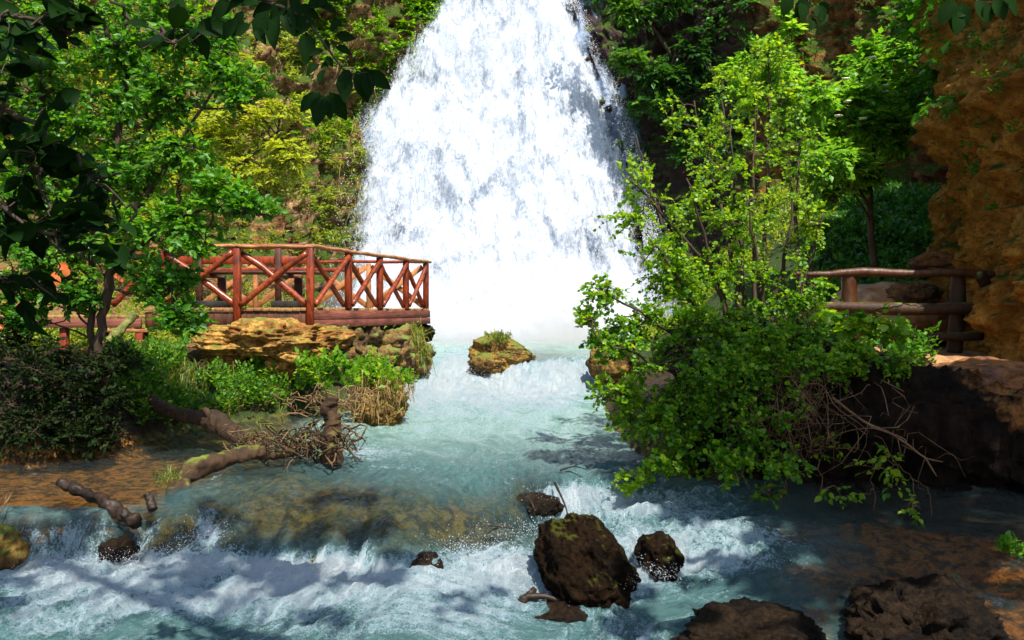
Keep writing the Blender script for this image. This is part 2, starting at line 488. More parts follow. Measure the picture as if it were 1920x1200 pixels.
c = k.mix(k.attr('warm'), c, k.ramp(fw, [(0.3, (0.10, 0.035, 0.008)), (0.40, (0.70, 0.27, 0.04)), (0.52, (0.90, 0.42, 0.07)), (0.60, (0.66, 0.36, 0.10)), (0.72, (0.90, 0.33, 0.04))]))
c = k.mix(k.rng(f, 0.40, 0.56), k.mix(1.0, c, (0.22, 0.19, 0.16), 'MULTIPLY'), c)
pit = k.noise(o, 7, 8, 0.78); pit2 = k.noise(o, 24, 6, 0.75)
c = k.mix(k.math('MULTIPLY', k.attr('warm'), k.rng(k.math('ADD', k.math('MULTIPLY', pit, .6), k.math('MULTIPLY', pit2, .4)), 0.43, 0.49, 0.85, 0)), c, k.mix(1.0, c, (0.14, 0.10, 0.08), 'MULTIPLY'))
c = k.mix(k.rng(f2, 0.38, 0.6, 0.55, 0), c, k.mix(1.0, c, (0.25, 0.22, 0.2), 'MULTIPLY'))
c = k.mix(k.attr('wet'), c, k.mix(f, (0.016, 0.014, 0.02), (0.11, 0.065, 0.055)))
nz = k.n('ShaderNodeSeparateXYZ', {0: k.n('ShaderNodeNewGeometry').outputs['Normal']}).outputs[2]
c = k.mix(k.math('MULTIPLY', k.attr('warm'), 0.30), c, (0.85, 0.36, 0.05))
mm = k.math('ADD', k.math('MULTIPLY', nz, 0.35), k.math('ADD', k.noise(o, 0.9, 6, 0.65), k.math('MULTIPLY', k.attr('green'), 0.35)))
c = k.mix(k.rng(mm, 0.68, 0.80), c, k.mix(k.noise(o, 14, 4), (0.025, 0.045, 0.008), (0.11, 0.16, 0.02)))
h = k.math('ADD', f, k.math('ADD', k.math('MULTIPLY', f2, 0.35), k.math('MULTIPLY', pit, 0.5)))
M_cliff = k.done(k.n('ShaderNodeBsdfPrincipled', {'Base Color': c, 'Roughness': 0.9, 'Normal': k.bump(h, 1.0, 0.30), 'Specular IOR Level': 0.15}).outputs[0])
wet = np.clip(sstep(-9.0, -5.0, bx) * (1 - sstep(8.5, 10.5, bx)) * sstep(28, 31, by), 0, 1)
wet = np.maximum(wet, rec * 0.75)  # the recess takes this dark tint too, its shade put into the colour
wet = wet * np.where(bx < -2, 1 - 0.75 * sstep(5, 9, zc), 1.0)
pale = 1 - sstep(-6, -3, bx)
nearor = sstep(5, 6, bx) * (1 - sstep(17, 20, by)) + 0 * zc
green_c = np.clip(0.6 * (bx < 0) + 0.5 * (by > 22) * (bx > 4), 0, 1) + 0 * zc
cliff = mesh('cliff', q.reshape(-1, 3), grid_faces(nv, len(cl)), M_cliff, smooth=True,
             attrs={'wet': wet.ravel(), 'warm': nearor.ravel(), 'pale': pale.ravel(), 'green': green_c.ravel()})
tag(cliff, kind='structure')
CLIFF_P = q.reshape(-1, 3)
dq = np.cross(np.gradient(q, axis=1), np.gradient(q, axis=0)).reshape(-1, 3)
CLIFF_N = dq / (np.linalg.norm(dq, axis=1)[:, None] + 1e-9)
_s = np.sign(np.sum(CLIFF_N[:, :2] * np.broadcast_to(nrm[None], (nv, len(cl), 2)).reshape(-1, 2), axis=1))
CLIFF_N *= np.where(np.median(_s) < 0, -1.0, 1.0)

# ------------------------------------------------------------------ water
ys = np.concatenate([np.linspace(-9, 4.1, 20), np.exp(np.linspace(math.log(4.2), math.log(35.8), 820))])
t = np.linspace(-1, 1, 840)
X = t[None, :] * (0.78 * np.maximum(ys, 0) + 0.9 + 4 * (ys < 4.15))[:, None]; Y = np.repeat(ys[:, None], len(t), 1)
Z0 = zwater(X, Y)
pxx, pyy = PX(np.stack([X, Y, Z0], -1))
pyy = np.where(Y < 3, 1500, pyy)
pq = np.stack([X, Y, Z0 * 0], -1)
warp = fbm(pq * 0.8, 3, 41)
wx = X + 0.35 * warp; wy = Y + 0.35 * fbm(pq * 0.8 + 9, 3, 42)
# how the current runs
th = 0.9 * sstep(0.2, 1.2, X) * (1 - sstep(6.6, 7.4, Y)) - 0.75 * (1 - sstep(-1.0, 0.6, X)) * (1 - sstep(7.5, 10, Y))
cx, cy_ = wx - 0.6, wy - 6.6
U = cx * np.cos(th) + cy_ * np.sin(th); V = -cx * np.sin(th) + cy_ * np.cos(th)
foam = 0.26 + 0.20 * (Y < 7.0) + 0.18 * warp
deep = 1.0 + 0 * X
def blob(a, px, py, rx, ry, val, p=2.0):
    g = np.exp(-(np.abs((pxx - px) / rx) ** p + np.abs((pyy - py) / ry) ** p))
    return a + (val - a) * g
# upper pool
foam = np.where(Y > 14, 0.36 + 0.64 * sstep(24, 29.5, Y), foam)
foam = blob(foam, 1060, 665, 80, 25, 0.10)
for args in [(830, 640, 40, 12, .55), (860, 705, 90, 16, .95), (950, 725, 190, 20, 1.0), (900, 755, 170, 24, .72), (1070, 705, 60, 28, .98),
             (840, 690, 40, 26, .85), (820, 790, 110, 26, .62), (1000, 770, 120, 18, .55), (730, 850, 70, 22, .6), (690, 855, 40, 22, .7), (900, 830, 220, 44, .50), (920, 740, 220, 34, .92), (960, 800, 170, 22, .66), (840, 770, 120, 20, .72), (1000, 700, 150, 20, .85), (860, 800, 160, 20, .6), (1000, 850, 120, 12, .5), (750, 880, 120, 14, .55), (650, 905, 90, 14, .5),
             (870, 690, 40, 40, .9)]:
    foam = blob(foam, *args)
# lower
lowr = (Y < 7.4)
for args in [(120, 1090, 190, 26, .95), (300, 1065, 140, 30, .95), (560, 1075, 190, 26, .98), (780, 1110, 200, 32, .92), (60, 1060, 60, 30, .9), (250, 1130, 260, 40, .8), (500, 1120, 240, 30, .85),
             (400, 1110, 260, 30, .80), (160, 1165, 190, 30, .75), (620, 1180, 260, 36, .62), (330, 1190, 120, 26, .35), (900, 1030, 90, 40, .86), (960, 1090, 80, 50, .92), (900, 1160, 120, 30, .78),
             (390, 985, 26, 42, .9), (270, 985, 30, 30, .7), (1080, 935, 55, 35, .97), (1190, 945, 150, 30, .9), (1330, 945, 140, 24, .55), (1250, 1010, 170, 30, .78), (1330, 1060, 170, 34, .85), (1420, 1020, 110, 26, .7), (1450, 1100, 120, 26, .6),
             (1210, 1090, 50, 60, .85), (1150, 1180, 90, 30, .65), (1390, 1110, 110, 20, .5), (1720, 1068, 60, 8, .7), (1890, 1135, 40, 14, .8), (1260, 1150, 80, 30, .45),
             (120, 1015, 110, 30, .62)]:
    foam = blob(foam, *args)
nx_ = X + 0.5 * fbm(pq * 1.3, 4, 45) - 0.25 * (Y - 6)
foam = np.where(lowr, foam * (1 - 0.62 * sstep(1.7, 2.7, nx_)), foam)
# clear shallows over the brown bed
basin = (1 - sstep(-3.0, -2.4, X)) * sstep(5.9, 6.2, Y) * (1 - sstep(12, 13, Y))
deep = deep * (1 - 0.93 * basin)
deep = blob(deep, 600, 965, 260, 62, 0.05, 3)
deep = blob(deep, 480, 890, 190, 40, 0.15, 2)
deep = blob(deep, 850, 990, 200, 62, 0.12, 3)
deep = blob(deep, 340, 1020, 140, 60, 0.1, 3)
deep = blob(deep, 1000, 935, 60, 50, 0.1)
deep = blob(deep, 100, 1005, 170, 34, 0.15)
deep = blob(deep, 1010, 680, 110, 28, 0.25)
deep = blob(deep, 1500, 1000, 120, 40, 0.3)
deep = np.where(lowr, np.minimum(deep, 1 - 0.9 * sstep(1.5, 2.7, nx_)), deep)
foam = np.where(lowr & (nx_ > 2.2), foam + 0.30 * np.clip(ridged(np.stack([U * 1.6, V * .5, 0 * U], -1), 3, 46) - .25, 0, 1), foam)
foam = np.where(basin > 0.3, foam * 0.25, foam)
foam = foam * (1 - 0.75 * np.exp(-(np.abs((pxx - 620) / 220) ** 3 + np.abs((pyy - 955) / 50) ** 3)))
foam = foam * (1 - 0.6 * np.exp(-(np.abs((pxx - 850) / 130) ** 3 + np.abs((pyy - 985) / 50) ** 3)))
milky = np.clip(0.10 + sstep(7.2, 11, Y) * 0.75 + 0.25 * sstep(14, 20, Y), 0, 1)
fq = np.stack([U, V * 0.45, 0 * U], -1)
rough_ = np.clip(foam, 0, 1)
calm = (1 - 0.85 * basin) * (1 + 3.0 * sstep(25, 30, Y) + 2.6 * np.exp(-((Y - 15.9) / 1.1) ** 2))
Zw = Z0 + calm * ((0.012 + 0.055 * rough_) * fbm(fq * 2.2, 4, 51) + (0.006 + 0.045 * rough_) * ridged(fq * 5.0, 4, 52) + 0.030 * rough_ ** 2 * fbm(pq * 15, 3, 53))
lown = (1 - sstep(6.3, 7.0, Y))
Zw = Zw + lown * calm * (0.07 * fbm(fq * 1.4, 3, 54) + 0.035 * ridged(fq * 7, 4, 55) * (.4 + rough_) + 0.02 * ridged(fq * 16, 3, 56) * rough_)
k = NT('water')
fl = k.attr('flow', True)
fo = k.attr('foam'); dp = k.attr('deep'); mk = k.attr('milky')
n1 = k.noise(k.vmul(fl, (3.2, 1.3, 1)), 1.0, 8, 0.62, 1.2)
n2 = k.noise(k.vmul(fl, (19, 11, 1)), 1.0, 9, 0.76, 0.5)
n3 = k.noise(k.obj(), 75, 6, 0.72)
nn = k.math('ADD', k.math('MULTIPLY', n1, 0.36), k.math('ADD', k.math('MULTIPLY', n2, 0.40), k.math('MULTIPLY', n3, 0.24)))
thr = k.math('SUBTRACT', 0.725, k.math('MULTIPLY', fo, 0.37))
n4 = k.noise(k.obj(), 34, 9, 0.8)
n5 = k.math('ADD', k.math('MULTIPLY', nn, 0.72), k.math('MULTIPLY', n4, 0.28))
fm = k.math('MULTIPLY', k.rng(k.math('SUBTRACT', n5, thr), -0.03, 0.05, 0, 1, True), k.rng(fo, 0.02, 0.3))
h = k.math('ADD', k.math('MULTIPLY', n2, 0.6), k.math('ADD', k.math('MULTIPLY', n1, 0.7), k.math('MULTIPLY', n3, 0.25)))
b = k.bump(h, 0.9, 0.10)
body = k.mix(k.rng(n2, .3, .7), (0.010, 0.042, 0.046), (0.10, 0.21, 0.215))
body = k.mix(mk, body, k.mix(k.rng(n1, .3, .7), (0.12, 0.26, 0.21), (0.42, 0.58, 0.52)))
pb = k.n('ShaderNodeBsdfPrincipled', {'Base Color': body, 'Roughness': 0.14, 'IOR': 1.33, 'Normal': b})
fr = k.n('ShaderNodeFresnel', {'IOR': 1.33, 'Normal': b}).outputs[0]
clear = k.n('ShaderNodeMixShader', {0: k.math('MINIMUM', fr, 0.75), 1: k.n('ShaderNodeBsdfTransparent', {'Color': (0.86, 0.84, 0.70, 1)}).outputs[0],
                                    2: k.n('ShaderNodeBsdfGlossy', {'Color': (1, 1, 1, 1), 'Roughness': 0.07, 'Normal': b}).outputs[0]})
ws_ = k.n('ShaderNodeMixShader', {0: dp, 1: clear.outputs[0], 2: pb.outputs[0]})
fc = k.mix(k.rng(k.math('SUBTRACT', n5, thr), -0.01, 0.16), (0.42, 0.66, 0.74), (0.88, 0.95, 0.98))
pf = k.n('ShaderNodeBsdfPrincipled', {'Base Color': fc, 'Roughness': 0.45, 'Normal': k.bump(k.math('ADD', n3, k.math('ADD', n2, n4)), 1.0, 0.13), 'IOR': 1.33})
M_water = k.done(k.n('ShaderNodeMixShader', {0: fm, 1: ws_.outputs[0], 2: pf.outputs[0]}).outputs[0])
water = mesh('river_water', np.stack([X, Y, Zw], -1).reshape(-1, 3), grid_faces(len(ys), len(t)), M_water, smooth=True,
             attrs={'foam': foam.ravel(), 'deep': deep.ravel(), 'milky': milky.ravel(), 'flow': np.stack([U, V, 0 * U], -1).reshape(-1, 3)})
tag(water, kind='structure')

# ------------------------------------------------------------------ waterfall
ey = [-420, -150, 0, 130, 200, 300, 400, 500, 640]
eL = [868, 850, 824, 726, 680, 648, 628, 618, 606]
eR = [1060, 1074, 1094, 1144, 1174, 1200, 1224, 1238, 1246]
def fall_sheet(off, su, sv, seed, grow=0.0, top_d=34.6, base_d=30.6, amp=0.35):
    v = np.linspace(-420, 634, sv); u = np.linspace(-1, 1, su)
    L = np.interp(v, ey, eL) - grow; Rr = np.interp(v, ey, eR) + grow
    px = (L + Rr)[:, None] / 2 + (Rr - L)[:, None] / 2 * u[None, :]
    py = np.repeat(v[:, None], su, 1)
    s = np.clip((v + 60) / 690, 0, 1)
    dd = (top_d + (base_d - top_d) * s ** 1.3)[:, None] + 2.2 * np.abs(u[None, :]) ** 2.2 * (0.35 + 0.65 * s[:, None]) + off
    w = np.stack([(px - 960) / F * dd, dd, -(py - 582) / F * dd], -1)
    nn = ridged(w * np.array([.55, .3, .22]), 4, seed) * amp + fbm(w * np.array([2.2, 1, .8]), 4, seed + 5) * amp * 0.5
    w[..., 1] -= nn + (1.3 * np.clip((s - .86) / .14, 0, 1) ** 2)[:, None] * (1 + fbm(w * np.array([.9, 1, .9]), 3, seed + 3))
    return w, px, py, np.repeat(u[None, :], sv, 0), s
k = NT('falling_water')
fl = k.attr('flow', True); dn = k.attr('dens')
a1 = k.noise(k.vmul(fl, (1.1, 1, 0.42)), 1.0, 6, 0.6, 0.6)
a2 = k.noise(k.vmul(fl, (6.5, 5, 2.4)), 1.0, 9, 0.74, 0.9)
a3 = k.noise(k.vmul(fl, (19, 10, 8.5)), 1.0, 4, 0.75)
nn = k.math('ADD', k.math('MULTIPLY', a1, 0.42), k.math('ADD', k.math('MULTIPLY', a2, 0.38), k.math('MULTIPLY', a3, 0.20)))
al = k.rng(k.math('ADD', nn, k.math('SUBTRACT', dn, 1.0)), -0.04, 0.075, 0, 1)
pf = k.n('ShaderNodeBsdfDiffuse', {'Color': (0.73, 0.78, 0.85, 1), 'Normal': k.bump(k.math('ADD', a2, k.math('MULTIPLY', a3, 0.5)), 0.55, 0.25)})
tl = k.n('ShaderNodeBsdfTranslucent', {'Color': (0.62, 0.69, 0.80, 1)})
mx = k.n('ShaderNodeMixShader', {0: 0.35, 1: pf.outputs[0], 2: tl.outputs[0]})
M_fall = k.done(k.n('ShaderNodeMixShader', {0: al, 1: k.n('ShaderNodeBsdfTransparent').outputs[0], 2: mx.outputs[0]}).outputs[0])
w, px, py, uu, s = fall_sheet(0.9, 150, 220, 61, 42, amp=0.9)
k = NT('wet_rock'); o = k.obj(); n = k.noise(o, 1.2, 8, 0.65)
M_wet = k.done(k.n('ShaderNodeBsdfPrincipled', {'Base Color': k.ramp(n, [(0.35, (0.05, 0.07, 0.12)), (0.65, (0.25, 0.33, 0.45))]), 'Roughness': 0.35, 'Normal': k.bump(n, 0.8, 0.3)}).outputs[0])
tag(mesh('rock_face', w.reshape(-1, 3), grid_faces(220, 150), M_wet, smooth=True), kind='structure')
fall = thing('waterfall', 'broad white waterfall fanning out over the rock face into the upper pool', 'waterfall', P(925, 630, 31))
for li, (off, seed, base) in enumerate([(0.35, 71, 0.06), (-0.05, 73, 0.0), (-0.5, 75, -0.035), (-0.9, 77, -0.09)]):
    w, px, py, uu, s = fall_sheet(off, 130, 250, seed, 18 + 7 * li)
    edge = 1 - np.abs(uu) ** (3.0)
    dens = 0.465 + base + 0.15 * np.clip(edge * 1.5, 0, 1) - 0.24 * (1 - sstep(0.0, 0.36, 1 - np.abs(uu)))
    dens = dens + 0.07 * sstep(470, 620, py)
    # the thin veil at the upper right and thin patches low left
    thin = np.exp(-((px - (1075 + 0.42 * py)) / 42.0) ** 2) * (1 - sstep(200, 420, py)) * 0.16
    for (a, b, ra, rb, q_) in [(740, 430, 26, 50, .12), (845, 400, 60, 130, .06), (960, 350, 26, 70, .06), (1120, 470, 60, 70, .10), (1050, 190, 40, 50, 0.02), (870, 60, 50, 40, .05)]:
        thin = thin + q_ * np.exp(-((px - a) / ra) ** 2 - ((py - b) / rb) ** 2)
    dens = dens - thin + 0.03 * fbm(w * np.array([.5, .5, .35]), 3, seed + 9)
    mesh('water_veil', w.reshape(-1, 3), grid_faces(250, 130), M_fall, fall, smooth=True,
         attrs={'dens': dens.ravel(), 'flow': (w + seed * 3.1).reshape(-1, 3)})

# drops
OCT_V = np.array([(1, 0, 0), (-1, 0, 0), (0, 1, 0), (0, -1, 0), (0, 0, 1), (0, 0, -1)], float)
OCT_F = np.array([(0, 2, 4), (2, 1, 4), (1, 3, 4), (3, 0, 4), (2, 0, 5), (1, 2, 5), (3, 1, 5), (0, 3, 5)])
def drops(name, c, r, mat, parent=None, stretch=1.3):
    c = np.asarray(c); n = len(c)
    sz = r[:, None, None] * OCT_V[None] * np.array([1, 1, stretch])
    v = (c[:, None, :] + sz).reshape(-1, 3)
    f = (OCT_F[None] + (np.arange(n) * 6)[:, None, None]).reshape(-1, 3)
    return mesh(name, v, f, mat, parent, smooth=True)
k = NT('drops')
M_drop = k.done(k.n('ShaderNodeMixShader', {0: 0.4, 1: k.n('ShaderNodeBsdfPrincipled', {'Base Color': (0.92, 0.94, 0.97, 1), 'Roughness': 0.2}).outputs[0],
                                             2: k.n('ShaderNodeBsdfTranslucent', {'Color': (0.85, 0.92, 1, 1)}).outputs[0]}).outputs[0])
N = 46000
v = rng.uniform(-40, 625, N); side = rng.random(N)
L = np.interp(v, ey, eL); Rr = np.interp(v, ey, eR)
sp = np.abs(rng.normal(0, 1, N)) * np.interp(v, [0, 300, 620], [8, 16, 26])
px = np.where(side < 0.42, L + 26 - sp, np.where(side < 0.84, Rr - 26 + sp, L + (Rr - L) * rng.random(N)))
dd = 34 + (30.4 - 34) * np.clip((v + 60) / 690, 0, 1) ** 1.3 + np.where(side < 0.84, 1.6, -1.2) + rng.normal(0, .3, N)
c = np.stack([(px - 960) / F * dd, dd, -(v - 582) / F * dd], -1)
drops('falling_drops', c, rng.uniform(0.004, 0.015, N), M_drop, fall, 1.8)

nb_ = 14000
bxs_ = rng.uniform(630, 1235, nb_); hb_ = rng.exponential(26, nb_); dd = rng.uniform(27.5, 30.5, nb_)
c = np.stack([(bxs_ - 960) / F * dd, dd, -1.05 + hb_ / F * dd * (0.5 + .8 * rng.random(nb_))], -1)
drops('splash_drops', c, rng.uniform(0.005, 0.020, nb_), M_drop, fall, 1.0)

# spray thrown up at each drop of the river
def spray(px, py, d, rx, rz, n, r0=0.003, r1=0.009, ry=0.15):
    c = P(px, py, d)
    a = rng.normal(0, 1, (n, 3)) * np.array([rx, ry, rz * .62])
    a[:, 2] = np.abs(a[:, 2])
    return c + a, (r0 + (r1 - r0) * rng.random(n) ** 4) * .45
cs, rs = [], []
for a in [(1090, 925, 6.95, .28, .08, 900), (1040, 1000, 6.2, .3, .08, 1200), (880, 1040, 5.95, .25, .10, 1500), (1000, 1100, 5.6, .25, .08, 900), (390, 1010, 6.0, .09, .10, 900), (130, 1050, 5.68, .35, .07, 1400),
          (300, 1050, 5.7, .25, .07, 1200), (560, 1055, 5.95, .5, .05, 1400), (780, 1085, 5.7, .3, .06, 1200), (950, 715, 16.0, 1.2, .12, 2500, .006, .016, .3), (860, 700, 16.3, .35, .18, 1500, .006, .016, .3),
          (1080, 700, 16.3, .35, .2, 1500, .006, .016, .3), (1215, 1080, 5.6, .15, .06, 700), (1330, 1040, 5.9, .4, .04, 700), (690, 850, 8.2, .12, .05, 500)]:
    c, r = spray(*a); cs.append(c); rs.append(r)
tag(drops('spray', np.vstack(cs), np.concatenate(rs), M_drop, None, 1.0), 'fine white spray thrown up at the foot of each rapid', 'spray', kind='stuff')

# mist at the foot of the fall: soft shells of fine droplets
k = NT('mist')
M_mist = k.done(k.n('ShaderNodeVolumePrincipled', {'Color': (1, 1, 1, 1), 'Density': 0.16, 'Anisotropy': 0.3}).outputs[0], vol=True)
rm = np.random.default_rng(5)
puffs = [(925, 618, 28.4, 6.4, .9, 1.6), (800, 600, 29.2, 3.2, 1.6, 1.1), (1080, 598, 29.2, 3.2, 1.8, 1.1), (940, 590, 29.4, 3.8, 2.3, 1.0), (690, 590, 30.4, 2.0, 2.2, 1.1), (1205, 590, 30.6, 1.9, 2.4, 1.1)]
puffs += [(rm.uniform(650, 1220), rm.uniform(600, 622), rm.uniform(26.4, 28.4), rm.uniform(.7, 1.8), rm.uniform(.4, .9), rm.uniform(.5, .9)) for _ in range(12)]
puffs += [(rm.uniform(700, 1200), rm.uniform(628, 640), rm.uniform(22.5, 26.5), rm.uniform(1.6, 3.0), rm.uniform(.22, .42), rm.uniform(.9, 1.6)) for _ in range(9)]
for i_, (px, py, d, rx, rz, ry) in enumerate(puffs):
    v, f = ico(4) if False else (None, None)
    bm = bmesh.new(); bmesh.ops.create_icosphere(bm, subdivisions=3, radius=1)
    c = P(px, py, d)
    for vtx in bm.verts:
        vtx.co = Vector((vtx.co.x * rx, vtx.co.y * ry, vtx.co.z * rz))
    me = bpy.data.meshes.new('mist'); bm.to_mesh(me); bm.free(); me.materials.append(M_mist)
    mo = bpy.data.objects.new('mist', me); COL.objects.link(mo); mo.location = Vector([float(t_) for t_ in c])
    tag(mo, 'soft white mist drifting at the foot of the waterfall', 'mist', 'mist at the foot of the fall', 'stuff')

# ------------------------------------------------------------------ timber viewing deck
M_red = mat_wood('stained_red_timber', (0.06, 0.008, 0.002), (0.34, 0.045, 0.006), 0.5, 0.1, (16, 16, 5))
M_redlog = mat_wood('varnished_log', (0.05, 0.009, 0.003), (0.34, 0.055, 0.009), 0.36, 0.3, (22, 22, 22))
M_board = mat_wood('worn_deck_board', (0.16, 0.075, 0.025), (0.42, 0.23, 0.085), 0.6, 0.0, (20, 2, 20))
M_fascia = mat_wood('weathered_fascia', (0.08, 0.022, 0.014), (0.26, 0.085, 0.055), 0.55, 0.0, (2, 3, 40))
M_bark_rail = mat_wood('bark_edged_rail', (0.16, 0.05, 0.015), (0.48, 0.24, 0.10), 0.55, 0.1, (6, 6, 30))
M_darkwood = mat_wood('dark_timber', (0.03, 0.012, 0.008), (0.11, 0.035, 0.02), 0.5, 0.1, (6, 6, 20))
M_foot = mat_wood('tarred_block', (0.01, 0.01, 0.01), (0.04, 0.035, 0.03), 0.7, 0.0, (8, 8, 8))

A = np.array([-3.15, 12.6, 0]); B = np.array([-1.77, 16.7, 0])
ZT, ZR = 0.04, 1.0
deck = thing('viewing_deck', 'red-brown timber viewing deck with crossed log railings beside the waterfall', 'deck', (A[0], A[1], -0.3))
XE = -5.75
m = MB()
x = XE
while x < B[0] - 0.05:
    y0 = 12.56 if x + 0.06 < A[0] else 12.56 + (x + 0.06 - A[0]) / (B[0] - A[0]) * (B[1] - A[1])
    m.box((x + 0.06, (y0 + 16.75) / 2, ZT - 0.027 + random.uniform(-.003, .003)), (0.112, 16.75 - y0 + random.uniform(-.01, .01), 0.055), bev=0.004, )
    x += 0.122
m.build('deck_board', M_board, deck)
side = (B - A) / np.linalg.norm(B - A); outn = np.array([side[1], -side[0], 0])
def on_side(t_, z, out=0.0):
    p = A + (B - A) * t_ + outn * out; p[2] = z; return p
M_beamdark = mat_wood('dark_beam', (0.022, 0.009, 0.006), (0.16, 0.055, 0.02), 0.55, 0.1, (14, 3, 1.2))
MB().beam((XE, 12.62, -0.15), (A[0] - 0.01, 12.62, -0.15), 0.06, 0.25).build('front_beam', M_beamdark, deck)
m = MB(); m.beam(on_side(0.0, -0.075, .035), on_side(1.01, -0.075, .035), 0.05, 0.145); m.build('fascia_plank', M_fascia, deck)
m = MB(); m.beam(on_side(0.0, -0.215, .038), on_side(1.012, -0.215, .038), 0.045, 0.125); m.build('fascia_plank', M_fascia, deck)
MB().beam((-7.2, 16.78, -0.1), (B[0], 16.78, -0.1), 0.06, 0.26).build('back_beam', M_fascia, deck)
def post(p, z0, z1, w=0.10, rot=0.0, mt=None):
    MB().box((p[0], p[1], (z0 + z1) / 2), (w, w, z1 - z0), rot, bev=0.01).build('post', mt or M_red, deck)
sr_ = math.atan2(side[1], side[0])
def logbar(a, b, r, name='cross_brace', mt=None, parent=None, n=10, seed=0, wob=0.25, sag=0.01):
    a = np.asarray(a, float); b = np.asarray(b, float); tt = np.linspace(0, 1, 14)[:, None]
    pts = a + (b - a) * tt
    pts = pts + 0.02 * (r / 0.045) * np.stack([noise3(np.stack([tt[:, 0] * 3 + seed, tt[:, 0] * 0, tt[:, 0] * 0 + j], -1), 90 + j) for j in range(3)], -1) * sag * 100 * 0.6
    rr = r * (1 + 0.10 * noise3(np.stack([tt[:, 0] * 6, tt[:, 0] * 0 + seed, tt[:, 0] * 0], -1), 95))
    return MB().tube(pts, rr, n, wob=wob, seed=seed).build(name, mt or M_redlog, parent or deck, smooth=True)
fx = [A[0], -4.29, -5.50]
for i, x in enumerate(fx):
    post((x, 12.56), -0.30 if i < 2 else -0.28, ZR - 0.03, 0.105)
zb, zt = ZT + 0.05, ZR - 0.09
for i in range(2):
    x1, x0 = fx[i] - 0.05, fx[i + 1] + 0.05
    logbar((x0, 12.54, zb), (x1, 12.54, zt), 0.050, seed=i * 3)
    logbar((x0, 12.63, zt), (x1, 12.63, zb), 0.052, seed=i * 3 + 1)
logbar((fx[2] - 0.05, 12.56, zt - .1), (fx[2] - 0.75, 12.56, zb), 0.05, seed=9)
for i, tt_ in enumerate([0.265, 0.525, 0.775, 0.99]):
    p = on_side(tt_, 0); post(p, ZT - .01, ZR - 0.03, 0.10, sr_)
ts = [0.0, 0.265, 0.525, 0.775, 0.99]
for i in range(4):
    a0, a1 = ts[i] + 0.012, ts[i + 1] - 0.012
    logbar(on_side(a0, zb, .045), on_side(a1, zt, .045), 0.046, seed=20 + i)
    logbar(on_side(a0, zt, -.045), on_side(a1, zb, -.045), 0.046, seed=30 + i)
def plankrail(pts, w, h, name, mt, seed=0):
    pts = np.asarray(pts, float); L = np.linalg.norm(pts[-1] - pts[0]); nn = int(L / 0.06) + 2
    tt = np.linspace(0, 1, nn)[:, None]; c = pts[0] + (pts[-1] - pts[0]) * tt
    d = (pts[-1] - pts[0]) / L; sd = np.array([d[1], -d[0], 0])
    prof = [(-1, -.5), (-.8, -1), (.8, -1), (1, -.5), (1, .3), (.7, 1), (-.7, 1), (-1, .3)]
    jw = 1 + 0.22 * fbm(np.stack([tt[:, 0] * L * 3 + seed, 0 * tt[:, 0], 0 * tt[:, 0]], -1), 3, 81)
    jz = 0.014 * fbm(np.stack([tt[:, 0] * L * 4 + seed, 0 * tt[:, 0] + 4, 0 * tt[:, 0]], -1), 3, 82)
    v = np.stack([c + sd * (a * w / 2 * jw)[:, None] + np.array([0, 0, 1]) * ((b * h / 2) * (0.85 + .15 * jw) + jz)[:, None] for a, b in prof], 1)
    k_ = len(prof); v = v.reshape(-1, 3)
    i = np.arange(nn - 1)[:, None] * k_; j = np.arange(k_)[None, :]; q2 = (j + 1) % k_
    f = np.stack([i + j, i + q2, i + k_ + q2, i + k_ + j], -1).reshape(-1, 4)
    caps = np.array([list(range(k_))[::-1], [(nn - 1) * k_ + e for e in range(k_)]])
    return mesh(name, v, [f, caps], mt, deck, True, {'vary': np.full(len(v), 0.3)})
plankrail([(-5.6, 12.58, ZR), (A[0] + 0.05, 12.58, ZR)], 0.15, 0.055, 'handrail', M_bark_rail, 1)
plankrail([on_side(-0.012, ZR + 0.004), on_side(1.02, ZR + 0.004)], 0.16, 0.055, 'handrail', M_bark_rail, 5)
# far side railing of sawn planks
M_plank = mat_wood('sunlit_plank', (0.22, 0.07, 0.02), (0.50, 0.22, 0.07), 0.5, 0.1, (8, 8, 8))
bxs = [B[0] - 0.05, -2.98, -4.17, -5.33, -6.52]
for i, x in enumerate(bxs[1:]):
    post((x, 16.72), ZT - .01, ZR - 0.03, 0.09, 0, M_plank)
for i in range(4):
    x1, x0 = bxs[i] - 0.04, bxs[i + 1] + 0.04
    MB().beam((x0, 16.70, zb), (x1, 16.70, zt), 0.04, 0.11).build('cross_brace', M_plank, deck)
    MB().beam((x0, 16.76, zt), (x1, 16.76, zb), 0.04, 0.11).build('cross_brace', M_plank, deck)
plankrail([(-6.7, 16.73, ZR + .01), (B[0] + .02, 16.73, ZR + .01)], 0.14, 0.06, 'handrail', M_red, 8)
plankrail([(-6.7, 16.69, ZR - .16), (B[0] - 1.4, 16.69, ZR - .16)], 0.05, 0.09, 'handrail', M_red, 8)

